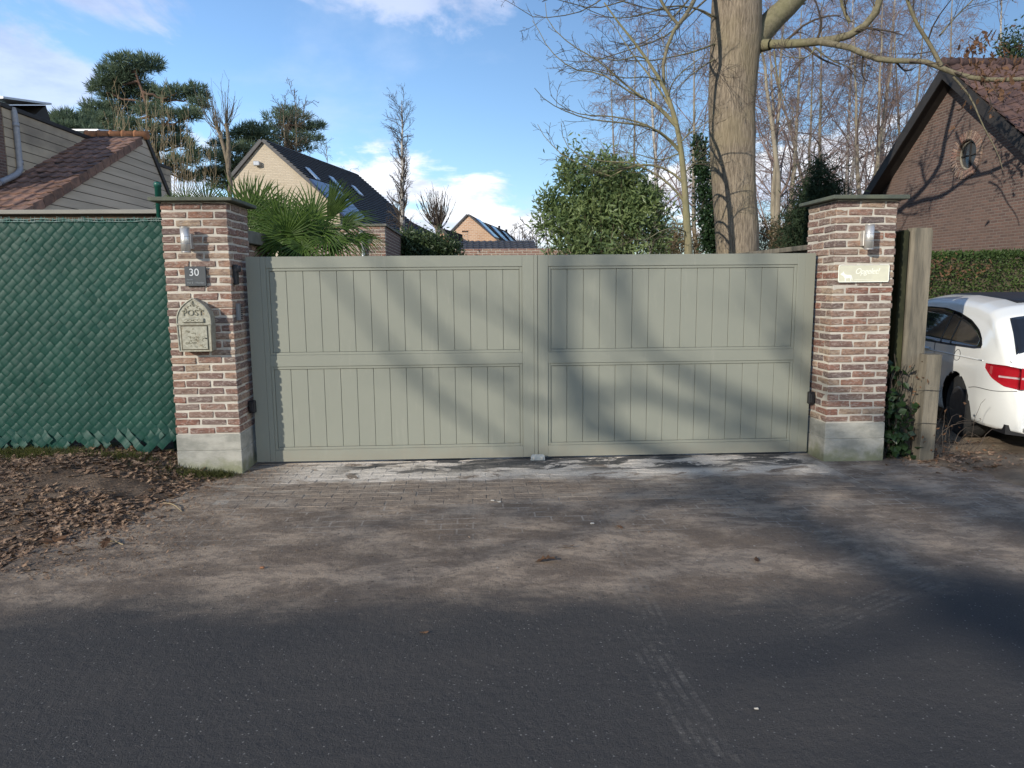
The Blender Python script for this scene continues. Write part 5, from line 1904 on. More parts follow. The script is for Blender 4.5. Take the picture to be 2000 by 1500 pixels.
# low black tiled roof just above the garden wall
a, c = P(888, 474, 20), P(1034, 473, 20)
t = thing('low_building', 'long low building with black tiled roof above the garden wall', 'building', (a[0], 20, 0))
MB().box(a[0], c[0], 18.3, 20, -.1, a[2] - .40).build('wall', MAT['orange_house'], t)
sv = np.array([0, 1, .27]); sv /= np.linalg.norm(sv)
b = MB(); b.prism([(a[0] - .1, 18.1, a[2] - .52), (a[0] - .1, 20.1, a[2] - .02), (a[0] - .1, 20.1, a[2] - .05), (a[0] - .1, 18.1, a[2] - .56)], (c[0] - a[0] + .2, 0, 0)); b.build('roof_deck', MAT['slatetile'], t)
tm = tile_mesh((1, 0, 0), sv, .22, .36, MAT['slatetile'], 'roof_tile')
ncol = int((c[0] - a[0]) / .22) + 1
for r in range(6):
    for k in range(ncol):
        link('roof_tile', tm, t, np.array([a[0] + .22 * (k + .5), 18.1, a[2] - .50]) + sv * .36 * r)
MB().cbox(a[0] - .1, c[0] + .12, 20.08, 20.2, a[2] - .06, a[2] + .05, .01).build('ridge_board', MAT['dark_trim'], t)

# ------------------------------------------------------------------ palms
def frond(parent, base, hub, tip_dir, nrm, R, blades=34, spread=150, droop=.25, seed=0):
    """fan leaf: stalk from base to hub, blades spread about tip_dir in the plane normal to nrm"""
    rg = np.random.default_rng(seed)
    base, hub = np.array(base, float), np.array(hub, float)
    t_ = np.array(tip_dir, float); t_ /= np.linalg.norm(t_)
    nn = np.array(nrm, float); nn -= nn.dot(t_) * t_; nn /= np.linalg.norm(nn)
    s_ = np.cross(nn, t_)
    b = MB()
    mid = (base + hub) / 2 + np.array([0, 0, .05])
    b.tube(resample([base, mid, hub], 8), np.linspace(.013, .008, 8), 5)
    for k in range(blades):
        a = math.radians(-spread + 2 * spread * k / (blades - 1) + rg.normal(0, 1.2))
        d = t_ * math.cos(a) + s_ * math.sin(a)
        e = -t_ * math.sin(a) + s_ * math.cos(a)
        L = R * (1 - .28 * (abs(a) / math.radians(150)) ** 1.5) * rg.uniform(.93, 1.05)
        w = .021 * R / .5
        rows = []
        bend = droop * rg.uniform(.5, 1.5)
        for f, ww in ((.0, .25), (.35, 1.0), (.62, .85), (.84, .5), (1.0, .06)):
            p = hub + d * L * f + nn * (.05 * math.sin(pi * f)) + np.array([0, 0, -1.0]) * bend * L * max(0, f - .35) ** 2
            if f > .5: p = p + rg.normal(0, .006, 3)
            rows.append((p - e * w * ww * .5, p + nn * w * ww * -.28, p + e * w * ww * .5))
        V = [q for r in rows for q in r]
        F = []
        for i in range(len(rows) - 1):
            F += [(3 * i, 3 * i + 1, 3 * i + 4, 3 * i + 3), (3 * i + 1, 3 * i + 2, 3 * i + 5, 3 * i + 4)]
        b.add(V, F)
    return b.build('frond', MAT['palm'], parent)


def palm(name_label, crown_px, y0, spec, seed=0):
    c = P(*crown_px, y0)
    t = thing('palm_tree', name_label, 'palm', (c[0], c[1], 0))
    b = MB().lathe([(.10, 0), (.11, c[2] * .5), (.13, c[2] - .1), (.08, c[2] + .05)], (c[0], c[1], 0), 'z', 14)
    b.build('trunk', MAT['palm_trunk'], t)
    for i, (hu, hv, dy, ang, tilt, R, spread, droop) in enumerate(spec):
        hub = P(hu, hv, y0 + dy)
        ta = math.radians(ang)
        # outward direction seen from the road: angle in the picture, leaning towards or away from it
        d = np.array([math.cos(ta), dy * .6, math.sin(ta)])
        nrm = np.array([.25 * math.sin(i * 2.1), -1.0, tilt])
        frond(t, c, hub, d, nrm, R, 34, spread, droop, seed + i)
    return t


palm('large fan palm with many leaves behind left pillar and gate', (575, 478), 2.3, [
    (482, 432, -.1, 84, .2, .56, 130, .02), (515, 452, .2, 70, .5, .50, 150, .12), (548, 430, -.3, 112, .6, .46, 150, .15),
    (575, 445, -.45, 60, .8, .48, 150, .22), (612, 425, .2, 80, .3, .46, 130, .1), (640, 432, .1, 58, .1, .52, 28, .02),
    (625, 458, -.4, 20, 1.2, .45, 150, .5), (668, 447, -.1, 24, 1.6, .48, 70, .45), (668, 476, -.35, 10, 1.8, .42, 120, .7),
    (545, 478, -.5, 160, 1.0, .42, 150, .4), (590, 480, -.6, -40, .9, .42, 150, .5), (530, 440, .35, 100, .2, .5, 120, .1),
    (600, 440, .4, 95, .3, .45, 140, .15), (640, 470, -.55, -20, 1.2, .4, 150, .55), (520, 476, -.2, 200, .9, .4, 140, .4), (500, 418, .1, 76, .1, .46, 60, .02), (560, 460, -.6, 90, .5, .5, 160, .25), (600, 462, -.5, 130, .7, .48, 160, .3), (480, 465, -.3, 120, .4, .4, 150, .3),
    (690, 470, -.2, 0, 2.2, .40, 60, .6), (650, 494, -.5, 15, 1.5, .4, 130, .6)], 100)
palm('smaller fan palm whose leaf tops show left of the left pillar cap', (400, 425), 2.6, [
    (368, 402, 0, 95, .3, .30, 110, .05), (405, 402, .1, 70, .3, .32, 110, .08), (340, 408, .1, 150, .5, .26, 100, .3), (440, 410, -.1, 30, .5, .3, 110, .2)], 300)

# ------------------------------------------------------------------ trees
def pline(pts, y, ys=None, n=12, wob=0.0):
    """polyline sighted in the photograph, at depth y (or one depth per point)"""
    if ys is None: ys = [y] * len(pts)
    return resample([P(u, v, yy) for (u, v), yy in zip(pts, ys)], n, wob)


def branch(T, line, r0, r1, sides=6, bend=0):
    n = len(line)
    rad = r0 + (r1 - r0) * np.linspace(0, 1, n) ** .8
    T.add(line[None], rad[None], sides)
    return line[None], rad[None]


# --- the big trunk
yb = 6.0
bx_ = P(1439, 489, yb)
big = thing('tree', 'huge bare deciduous tree with thick grooved trunk behind the right gate leaf', 'tree', (bx_[0], yb, 0))
cl = [(1440, 640, 88), (1439, 488, 80), (1434, 380, 80), (1431, 300, 85), (1430, 200, 84), (1436, 100, 88), (1438, 40, 92), (1440, -60, 88), (1445, -300, 70), (1455, -600, 54), (1450, -900, 36)]
ctr = np.array([P(u, v, yb) for u, v, _ in cl])
ctr = np.vstack([[ctr[0][0], yb, -.1], ctr[1:]])
sc0 = (yb + 6.33) / FOC
rads = np.array([w * sc0 / 2 for _, _, w in cl])
line = resample(ctr, 60)
rl = np.interp(np.linspace(0, 1, 60), np.concatenate([[0], np.cumsum(np.linalg.norm(np.diff(ctr, axis=0), axis=1))]) / np.linalg.norm(np.diff(ctr, axis=0), axis=1).sum(), rads)
NS = 30
V, F = tube_batch(line[None], rl[None], NS)
V = V.reshape(60, NS, 3)
cen = line[:, None]
rad_ = V - cen
zz = V[..., 2]
aa = np.arange(NS)[None] * 2 * pi / NS
f_ = 1 + .03 * np.sin(3 * aa + zz * .7) + .025 * np.sin(5 * aa - zz * 1.1) + .02 * np.sin(2 * aa + zz * 2.3)
for (kz, ka, kr) in ((2.55, 3.9, .05), (3.05, 4.9, .07), (4.1, 4.0, .05), (4.75, 4.5, .06)):        # old branch scars
    f_ = f_ + kr * np.exp(-((zz - kz) / .13) ** 2 - (np.angle(np.exp(1j * (aa - ka))) / .3) ** 2)
V = (cen + rad_ * f_[..., None]).reshape(-1, 3)
add_mesh('trunk', V, F, MAT['bark'], big, True)
T = Tubes(); TW = Tubes()
branch(T, pline([(1440, 96), (1462, 93), (1480, 90), (1505, 87)], yb, [6.1, 6.0, 5.9, 5.72], 8), .15, .085, 9)
L1 = branch(T, pline([(1440, 88), (1480, 86), (1530, 86), (1590, 82), (1650, 72), (1692, 48), (1712, 20), (1728, -40), (1760, -120)], yb, [6.05, 5.95, 5.6, 5.4, 5.25, 5.1, 5, 5, 5], 16), .085, .045, 8)
L2 = branch(T, pline([(1600, 82), (1660, 93), (1705, 113), (1750, 119), (1810, 121), (1850, 138), (1900, 152), (1960, 156), (2060, 150)], yb, [5.3, 5.1, 5, 4.9, 4.8, 4.7, 4.6, 4.5, 4.4], 16), .052, .03, 8)
L3 = branch(T, pline([(1462, 95), (1500, 48), (1540, 10), (1600, -60), (1680, -180), (1750, -320)], yb, None, 14), .21, .09, 10)
L4 = branch(T, pline([(1838, 128), (1815, 85), (1790, 45), (1772, 0), (1750, -60)], 4.7, None, 10), .035, .02, 6)
L5 = branch(T, pline([(1862, 150), (1895, 190), (1920, 245), (1948, 298), (1958, 330)], 4.5, None, 10), .018, .006, 5)
L6 = branch(T, pline([(1660, 45), (1648, 20), (1640, -10), (1630, -40)], 5.1, None, 6), .03, .02, 5)
L7 = branch(T, pline([(1590, 92), (1620, 115), (1655, 130), (1668, 134)], 5.2, None, 7), .016, .006, 5)
L8 = branch(T, pline([(1592, 95), (1575, 112), (1545, 112), (1528, 106)], 5.2, None, 7), .014, .006, 5)
L9 = branch(T, pline([(1512, 100), (1520, 160), (1535, 200), (1550, 215), (1540, 255)], 5.3, None, 9), .016, .005, 5)
L10 = branch(T, pline([(1835, 70), (1860, 40), (1900, 0), (1930, -30)], 4.7, None, 7), .014, .008, 5)
L11 = branch(T, pline([(1380, -120), (1362, -20), (1340, 28), (1316, 60), (1303, 100), (1293, 135), (1295, 165)], yb, [6, 5.4, 5, 4.9, 4.8, 4.8, 4.8], 12, .006), .055, .022, 6)
L12 = branch(T, pline([(1325, 48), (1305, 25), (1285, -10), (1260, -60)], 4.9, None, 7), .024, .02, 6)
# long sweeping branches left of the trunk
SW = [[(1440, 60), (1370, 20), (1310, 12), (1250, 30), (1190, 34), (1130, 10)], [(1420, 75), (1385, 90), (1340, 105), (1270, 118), (1215, 116), (1180, 108)],
      [(1432, 88), (1405, 110), (1372, 130), (1340, 155), (1315, 180), (1300, 190)], [(1440, 62), (1400, 40), (1350, 13), (1300, 20), (1240, 10), (1150, -20)],
      [(1400, -80), (1330, -30), (1250, -10), (1170, 15), (1110, 5), (1060, -10)], [(1390, -100), (1300, -60), (1220, -30), (1140, 20), (1085, 32), (1045, 34), (1012, 15)],
      [(1395, -60), (1340, 5), (1290, 60), (1240, 88), (1190, 80)], [(1400, -20), (1350, 25), (1300, 70), (1220, 100), (1150, 120), (1100, 118)]]
sw = []
for i, s_ in enumerate(SW):
    sw.append(branch(T, pline(s_, 5.6, list(np.linspace(6, 4.9 + .35 * (i % 4), len(s_))), 14), .020, .005, 5))
bl = [L1, L2, L3, L4, L6, L7, L8, L9, L10, L12] + sw
def regrid(x, n=14):
    l, r = x
    return resample(l[0], n)[None], np.interp(np.linspace(0, 1, n), np.linspace(0, 1, r.shape[1]), r[0])[None]
def cat(lst):
    q = [regrid(x) for x in lst]
    return np.concatenate([a for a, _ in q]), np.concatenate([b for _, b in q])
A, AR = cat(bl)
B1, R1 = grow(A, AR, 9, .15, 1, (30, 65), taper=.5, n=6, radf=.45, trop=.03, wander=.13, rmin=.004, length=(.5, 1.3))
TW.add(B1, R1, 4)
B2, R2 = grow(B1, R1, 5, .2, 1, (30, 60), (.3, .6), .4, 5, .6, .02, .16, rmin=.0028)
TW.add(B2, R2, 3)
B3, R3 = grow(B2, R2, 3, .3, 1, (30, 60), (.35, .6), .4, 3, .7, .02, .12, rmin=.0022)
TW.add(B3, R3, 3)
# high crown out of frame, for the light that reaches the ground
T.build('limbs', MAT['mossbark'], big)
TW.build('twigs', MAT['twig'], big)
n = 200
lp = np.array([P(u, v, 4.5) for u, v in zip(RNG.normal(1945, 32, n), RNG.normal(140, 40, n))])
lp[:26] = np.array([P(u, v, 4.6) for u, v in zip(RNG.normal(1903, 9, 26), RNG.normal(98, 10, 26))])
lp[:, 1] += RNG.normal(0, .15, n)
Vv, Ff = leaf_mesh_arrays(n, lp, RNG.uniform(.06, .115, n), .9, .6)
tag(add_mesh('dry_leaves', Vv, Ff, MAT['dryleaf'], big), kind='stuff')

# --- the young tree left of it
yt = 4.6
q = P(1345, 490, yt)
yng = thing('tree', 'slim young bare tree with long drooping side branches left of the huge trunk', 'tree', (q[0], yt, 0))
T = Tubes(); TW = Tubes()
tr = branch(T, np.vstack([[[q[0] + .01, yt, -.05]], pline([(1345, 490), (1341, 430), (1336, 350), (1328, 280), (1318, 230), (1303, 185), (1285, 150), (1262, 115), (1235, 78), (1205, 40), (1180, 5)], yt, None, 22)]), .068, .010, 9)
SB_ = [[(1325, 290), (1295, 262), (1262, 246), (1215, 240), (1150, 232), (1100, 215), (1065, 195), (1044, 172)],
       [(1330, 300), (1300, 268), (1260, 243), (1200, 228), (1140, 224), (1105, 212), (1082, 195), (1075, 185)],
       [(1322, 250), (1290, 215), (1255, 190), (1215, 160), (1170, 120), (1120, 90), (1085, 60), (1068, 35), (1065, 5)],
       [(1318, 240), (1280, 202), (1240, 185), (1200, 160), (1168, 142), (1130, 138), (1098, 120), (1070, 92), (1050, 55), (1040, 40)],
       [(1312, 215), (1300, 195), (1270, 150), (1240, 112), (1215, 75), (1200, 50), (1190, 40)],
       [(1305, 190), (1315, 160), (1345, 130), (1380, 105)], [(1326, 282), (1345, 262), (1370, 245), (1388, 235)],
       [(1340, 400), (1322, 375), (1295, 350), (1262, 330), (1230, 318), (1180, 315), (1140, 306), (1110, 288), (1098, 262), (1096, 240)],
       [(1337, 360), (1310, 335), (1270, 322), (1230, 325), (1190, 345), (1150, 325), (1110, 310), (1085, 290), (1060, 262), (1050, 243)],
       [(1340, 430), (1325, 440), (1310, 420), (1280, 405), (1250, 395), (1200, 390)],
       [(1343, 455), (1320, 445), (1290, 452), (1260, 468), (1225, 466)], [(1325, 300), (1290, 312), (1240, 300), (1200, 296)],
       [(1335, 340), (1355, 320), (1378, 312)], [(1341, 440), (1360, 420), (1375, 400)], [(1327, 270), (1312, 225), (1306, 190), (1302, 150), (1300, 110), (1290, 60)],
       [(1290, 158), (1262, 150), (1220, 152), (1170, 140), (1140, 135), (1110, 145)], [(1262, 115), (1240, 110), (1210, 118), (1160, 112), (1120, 108)]]
lst = []
for i, s_ in enumerate(SB_):
    lst.append(branch(T, pline(s_, yt, list(np.linspace(yt, yt - .9 + .45 * (i % 5), len(s_))), 14), .021 if len(s_) > 6 else .012, .004, 5))
T.build('trunk', MAT['greenbark'], yng)
A, AR = cat(lst)
B1, R1 = grow(A, AR, 10, .12, 1, (25, 60), taper=.5, n=6, radf=.5, trop=.05, wander=.13, rmin=.0032, length=(.25, .75))
TW.add(B1, R1, 4)
B2, R2 = grow(B1, R1, 4, .2, 1, (30, 60), (.3, .6), .4, 4, .6, .03, .14, rmin=.0024)
TW.add(B2, R2, 3)
TW.build('twigs', MAT['twig_olive'], yng)


# --- other bare trees further back
def bare_tree(label, px, y, top_v, r0, lean=0.0, fork=None, bark='greybark', twigs='birchtwig', k=(9, 6, 5), spread=(.22, .42), start=.25, trop1=.02, trop=-.06, group=None, seed=1, n1=8, name='tree', cat_='tree', ang=(30, 60), shape=.55, rm=(.006, .004), third=True, more=False):
    if more: k = (int(k[0] * 1.2), k[1] + 1, k[2] + 1)
    rg = np.random.default_rng(seed)
    b0 = P(px[0], px[1], y); b0[2] = -.05
    tp = P(px[0] + lean, top_v, y)
    t = thing(name, label, cat_, (b0[0], y, 0), group)
    T, TW = Tubes(), Tubes()
    H = tp[2]
    stems = []
    offs = fork or [(0, 0)]
    for (dx, dt) in offs:
        mid = b0 * .55 + tp * .45 + np.array([dx * .35 + rg.normal(0, .1), rg.normal(0, .15), 0])
        l = resample([b0 + [dx * .05, 0, 0], b0 * .8 + tp * .2 + np.array([dx * .12, 0, 0]), mid, tp + np.array([dx, rg.normal(0, .3), dt])], 18, .012)
        rr_ = r0 / (len(offs) ** .4) * np.linspace(1, .10, 18)
        T.add(l[None], rr_[None], 7)
        stems.append((l[None], rr_[None]))
    A, AR = np.concatenate([s[0] for s in stems]), np.concatenate([s[1] for s in stems])
    B1, R1 = grow(A, AR, k[0], start, .98, ang, spread, shape, n1, .42, trop1, .10, rg, rm[0])
    TW.add(B1, R1, 4)
    B2, R2 = grow(B1, R1, k[1], .15, 1, (25, 60), (.3, .6), .45, 5, .5, trop, .14, rg, rm[1])
    TW.add(B2, R2, 3)
    if third:
        B3, R3 = grow(B2, R2, k[2], .15, 1, (25, 60), (.35, .7), .4, 4, .6, trop * 1.6, .14, rg, rm[1] * .85)
        TW.add(B3, R3, 3)
        if more:
            B4, R4 = grow(B3, R3, 2, .2, 1, (25, 55), (.4, .8), .3, 3, .7, trop * 1.6, .14, rg, rm[1] * .8)
            TW.add(B4, R4, 3)
    T.build('trunk', MAT[bark], t)
    TW.build('crown', MAT[twigs], t)
    return t


BK = dict(rm=(.0075, .0048), more=True)
bare_tree('bare grey tree closest to the huge trunk on its right side', (1513, 480), 14, -40, .16, -6, [(-.5, 0), (.35, -.6)], k=(11, 6, 5), seed=3, **BK)
bare_tree('twin stemmed bare tree rising behind the brown shrubs', (1527, 480), 17, 20, .17, 14, [(-.4, -.5), (.4, 0)], k=(11, 6, 5), seed=4, **BK)
bare_tree('thin bare tree standing alone with sky at both sides', (1578, 470), 21, 40, .10, 10, k=(14, 6, 5), seed=5, twigs='birchtwig', **BK)
bare_tree('leaning bare birch behind the dark conifer', (1625, 470), 20, 20, .16, -40, [(0, 0), (-1.4, -1)], bark='greybark', seed=6, k=(13, 7, 5), **BK)
bare_tree('white stemmed birch with purple twigs, tallest in the middle of the row', (1655, 460), 24, -60, .16, 12, [(0, 0), (.8, -1)], bark='birchbark', seed=7, k=(16, 7, 6), trop=-.10, **BK)
bare_tree('many stemmed bare tree behind the right pillar cap', (1700, 460), 18, 10, .19, 10, [(-.9, -.6), (.2, 0), (.9, -.8)], bark='greybark', seed=8, k=(11, 7, 5), **BK)
bare_tree('birch with pale trunk top showing above the right limb', (1722, 460), 27, -120, .17, 25, bark='birchbark', seed=9, k=(18, 7, 6), trop=-.10, **BK)
bare_tree('bare tree touching the dark bargeboard of the brick house', (1765, 460), 24, -10, .16, 40, [(0, 0), (-1.2, -.8)], bark='greybark', seed=10, k=(15, 7, 5), **BK)
bare_tree('misty bare tree behind the brick house roof', (1850, 460), 34, -30, .18, 20, bark='greybark', seed=11, k=(15, 7, 5), **BK)
bare_tree('bare birch above the tiled ridge at the far right', (1955, 460), 32, -80, .17, 10, bark='birchbark', seed=12, k=(16, 7, 6), trop=-.10, **BK)
bare_tree('white stemmed birch behind the laurel with hanging purple twigs', (1272, 470), 22, 60, .13, -6, bark='birchbark', seed=13, k=(17, 7, 6), trop=-.11, **BK)
bare_tree('fine purple birch rising out of the laurel', (1232, 470), 25, 70, .13, 4, [(0, 0), (-.9, -1)], bark='greybark', seed=14, k=(14, 7, 6), trop=-.11, **BK)
bare_tree('bare tree between the young tree and the ivy clad stem', (1368, 470), 19, 60, .11, -10, k=(13, 6, 5), seed=15, **BK)
bare_tree('small bare tree hidden partly by the huge trunk left edge', (1395, 470), 26, 90, .12, 0, k=(14, 6, 5), seed=16, **BK)
# left half
bare_tree('tall pruned birch with white trunk standing over the hedge', (788, 480), 18, 190, .145, -6, bark='birchbark', twigs='twig', k=(80, 8, 3), spread=(.06, .12), start=.38, trop1=.10, trop=.05, seed=20, ang=(35, 70), shape=.2, rm=(.0045, .0034))
bare_tree('far bare tree right of the cream house ridge', (640, 420), 60, 288, .15, 0, k=(14, 6, 4), twigs='twig', seed=21, rm=(.016, .012))
bare_tree('pair of thin winter trees above the pine beside the cream house', (575, 420), 44, 190, .2, -6, [(-.5, -.5), (.4, 0)], twigs='twig_olive', bark='pollard', k=(20, 5, 3), spread=(.16, .28), start=.5, trop1=.08, trop=.02, seed=22, rm=(.016, .012))


def pollard(label, y, stems, shoots, seed, r=.16, group=None, length=(1.2, 2.6), rmin=.006, bark='pollard', tw='twig_olive', trop=.22):
    rg = np.random.default_rng(seed)
    b0 = P(*stems[0][0], y)
    t = thing('pollard_tree', label, 'tree', (b0[0], y, 0), group)
    T, TW = Tubes(), Tubes()
    for s_ in stems:
        l = pline(s_, y, None, 14, .01)
        if s_ is stems[0]: l = np.vstack([[[l[0][0], y, -.05]], l])
        rad = np.linspace(r, r * .62, len(l)); rad[-2:] *= 1.35
        T.add(l[None], rad[None], 8)
        B1, R1 = grow(l[None], rad[None], shoots, .82, 1.0, (8, 55), n=8, radf=.22, taper=.0, trop=trop, wander=.04, rng=rg, rmin=rmin, length=length)
        TW.add(B1, R1, 4)
        B2, R2 = grow(B1, R1, 4, .25, 1, (18, 40), (.2, .45), .3, 4, .6, .12, .08, rg, rmin * .75)
        TW.add(B2, R2, 3)
    T.build('trunk', MAT[bark], t)
    tag(TW.build('shoots', MAT[tw], t), kind='stuff')


pollard('pollarded tree with two knuckled stems and upright shoots left of cream house', 20, [[(452, 430), (448, 350), (440, 300), (430, 262), (424, 248)], [(446, 330), (446, 280), (442, 240)]], 24, 5, .085, length=(.7, 1.5), rmin=.005)
pollard('small far pollard between the low dark roof and the hedge', 40, [[(856, 490), (856, 462), (853, 440)], [(857, 462), (860, 444)]], 30, 6, .2, length=(1.2, 2.4), rmin=.011, tw='twig')
for i, (u, v1, lab) in enumerate(((262, 262, 'coppiced tree with straw coloured shoots behind the tiled ridge'), (310, 300, 'coppiced tree with thin upright shoots before the tall pine'), (356, 330, 'coppiced thicket of straw shoots right of the annex verge'), (392, 360, 'low coppiced shoots beside the left pillar cap'))):
    rg = np.random.default_rng(60 + i)
    y = 15 + i * 1.2
    b0 = P(u, 440, y)
    t = thing('coppice_tree', lab, 'tree', (b0[0], y, 0), 'coppiced trees behind the clad annex')
    T = Tubes()
    stem = resample([[b0[0], y, 0], [b0[0] + .1, y, b0[2] + .6]], 5)
    T.add(stem[None], np.full((1, 5), .14), 7)
    ls = []
    for k in range(15):
        tu, tv = u + rg.normal(-8, 34), 150 + 28 * i + abs(rg.normal(0, 60))
        p1 = P(u + (tu - u) * .75 + rg.normal(0, 6), 400, y + rg.normal(0, .3))
        p2 = P(tu, tv, y + rg.normal(0, .7))
        ls.append(resample([[b0[0], y, b0[2] + .2], p1, p1 * .5 + p2 * .5 + rg.normal(0, .07, 3), p2], 9, .005))
    ls = np.array(ls)
    T.add(ls, np.linspace(.0065, .0035, 9)[None].repeat(len(ls), 0), 4)
    TW = Tubes()
    B2, R2 = grow(ls, np.linspace(.022, .006, 9)[None].repeat(len(ls), 0), 7, .25, 1, (15, 40), (.08, .22), .4, 5, .5, .1, .08, rg, .005)
    TW.add(B2, R2, 3)
    tag(T.build('stems', MAT['shoot'], t), kind='stuff')
    tag(TW.build('shoots', MAT['shoot'], t), kind='stuff')


# --- pines
def pine(label, y, trunk, pads, dens=1.0, seed=1, tw=.045, tl=.5):
    rg = np.random.default_rng(seed)
    k = (y + 6.3) / FOC
    b0 = P(*trunk[0], y)
    t = thing('pine_tree', label, 'tree', (b0[0], y, 0))
    T = Tubes()
    tl_ = pline(trunk, y, None, 16, .05)
    tl_ = np.vstack([[[tl_[0][0], y, -.05]], tl_])
    T.add(tl_[None], np.linspace(.26, .05, 17)[None] * k * FOC / 45, 7)
    PV, PD = [], []
    for (u, v, ru, rv) in pads:
        c = P(u, v, y + rg.normal(0, 30) * k)
        ru, rv = ru * 1.05, rv * 1.0
        n_ = int(dens * (25 + ru * rv * .21))
        s_ = rg.normal(0, 1, (n_, 3)); s_ /= np.linalg.norm(s_, axis=1, keepdims=True)
        rr = rg.random((n_, 1)) ** .4
        off = s_ * rr * np.array([[ru * k, ru * k * .8, rv * k]])
        off[:, 2] -= .3 * np.abs(off[:, 0]) * (rv / ru) * .3
        PV.append(c + off)
        d = s_ * np.array([[.6, .6, .3]]) + np.array([[0, 0, .55]]); PD.append(d)
        # limb to the pad
        j = int(np.argmin(np.abs(tl_[:, 2] - (c[2] - .35 * abs(c[0] - b0[0]) * .6))))
        ln = resample([tl_[j], (tl_[j] + c) / 2 + np.array([0, 0, -.25 * ru * k]), c + np.array([0, 0, -rv * k * .4])], 8, .05)
        T.add(ln[None], np.linspace(.09, .03, 8)[None] * k * FOC / 45, 5)
        B1, R1 = grow(ln[None], np.linspace(.07, .03, 8)[None], 5, .5, 1, (20, 60), n=4, length=(.4 * ru * k, .9 * ru * k), rng=rg, rmin=.016)
        T.add(B1, R1, 3)
    T.build('trunk', MAT['pinebark'], t)
    pv, pd = np.concatenate(PV), np.concatenate(PD)
    nb = 9
    base = np.repeat(pv, nb, 0)
    dd = np.repeat(pd / np.linalg.norm(pd, axis=1, keepdims=True), nb, 0) * .75 + rg.normal(0, .55, (len(base), 3))
    V, F = leaf_cloud(base, dd, rg.uniform(.6, 1.15, len(base)) * tl, tw, .1, rg)
    tag(add_mesh('needles', V, F, MAT['pine'], t), kind='stuff')


pine('tall wide pine behind the coppice shoots at left', 38, [(330, 470), (322, 400), (308, 310), (292, 230), (272, 165), (262, 135)], [
    (252, 128, 38, 16), (290, 126, 28, 15), (222, 150, 30, 18), (205, 172, 26, 14), (250, 160, 36, 15), (232, 188, 34, 13), (280, 180, 28, 10), (192, 215, 30, 14), (240, 215, 40, 13),
    (305, 188, 34, 11), (345, 182, 32, 11), (385, 182, 19, 14), (388, 204, 14, 9), (300, 215, 36, 10), (335, 228, 30, 9), (215, 238, 38, 12), (268, 250, 40, 12), (330, 255, 34, 10),
    (372, 225, 22, 8), (190, 250, 26, 10), (352, 280, 26, 10), (378, 300, 11, 24), (300, 285, 30, 12), (345, 315, 22, 11), (170, 232, 16, 9), (318, 330, 26, 10), (368, 345, 16, 12), (250, 270, 30, 10)], 1.0, 1)
pine('small dark pine at the far left between the roofs', 34, [(130, 300), (130, 265), (132, 236)], [(130, 232, 26, 9), (112, 236, 14, 7), (152, 240, 18, 9), (98, 240, 12, 6), (165, 252, 20, 8), (128, 252, 30, 9), (185, 262, 18, 9)], 1.0, 2)
pine('spreading pine crown standing behind the cream house ridge', 46, [(568, 380), (566, 320), (562, 270), (560, 220)], [(560, 218, 24, 9), (540, 232, 28, 10), (582, 232, 26, 9), (600, 250, 26, 9), (560, 250, 34, 9), (530, 258, 26, 9), (618, 246, 15, 7), (575, 270, 34, 9), (608, 272, 22, 9), (545, 285, 26, 9), (590, 290, 24, 8)], .8, 3)
pine('dense layered pine between the pollard and the cream house', 42, [(480, 430), (480, 360), (482, 300), (492, 255)], [(495, 256, 30, 10), (470, 268, 30, 11), (510, 272, 26, 9), (440, 284, 28, 10), (480, 292, 34, 10), (420, 305, 24, 10), (455, 312, 34, 10), (412, 335, 20, 9), (440, 338, 30, 10), (470, 330, 26, 10), (404, 345, 18, 8), (430, 362, 26, 9)], 1.1, 4)

# --- evergreen shrubs and hedges
def leafy(name, label, cat_, blobs, y, n, mat, L=(.08, .15), Wd=.035, seed=1, stems=True, up=.25, surf=.45, group=None, stem_mat='laurelwood'):
    rg = np.random.default_rng(seed)
    k = (y + 6.3) / FOC
    w = np.array([b[2] * b[3] for b in blobs], float); w /= w.sum()
    b0 = P(blobs[0][0], blobs[0][1], y)
    t = thing(name, label, cat_, (b0[0], y, 0), group)
    ch = rg.choice(len(blobs), n, p=w)
    cs = np.array([P(b[0], b[1], y + (b[4] if len(b) > 4 else 0)) for b in blobs])
    s_ = rg.normal(0, 1, (n, 3)); s_ /= np.linalg.norm(s_, axis=1, keepdims=True)
    rr = rg.random((n, 1)) ** surf
    rad = np.array([[b[2] * k, b[2] * k * .9, b[3] * k] for b in blobs])
    # clump the leaves round twig ends
    pos = cs[ch] + s_ * rr * rad[ch]
    ncl = max(20, n // 22)
    cl_ = pos[rg.choice(n, ncl)]
    own = rg.choice(ncl, n)
    mixm = rg.random(n) < .72
    pos = np.where(mixm[:, None], cl_[own] + rg.normal(0, .085 * (k * FOC / 11) * L[1] / .15, (n, 3)), pos)
    keep = pos[:, 2] > -.02
    pos = pos[keep]; s_ = s_[keep]
    d = s_ * .7 + rg.normal(0, .6, pos.shape); d[:, 2] += up
    V, F = leaf_cloud(pos, d, rg.uniform(*L, len(pos)), Wd * rg.uniform(.7, 1.2, len(pos)), .12, rg)
    tag(add_mesh('leaves', V, F, MAT[mat], t), kind='stuff')
    if stems:
        T = Tubes()
        base = np.array([b0[0], y, 0])
        for i in rg.choice(ncl, min(ncl, 90), replace=False):
            T.add(resample([base + rg.normal(0, .15, 3) * [1, 1, 0], base * .4 + cl_[i] * .6 + rg.normal(0, .12, 3), cl_[i]], 7)[None], np.linspace(.018, .005, 7)[None], 4)
        T.build('stems', MAT[stem_mat], t)
    return t


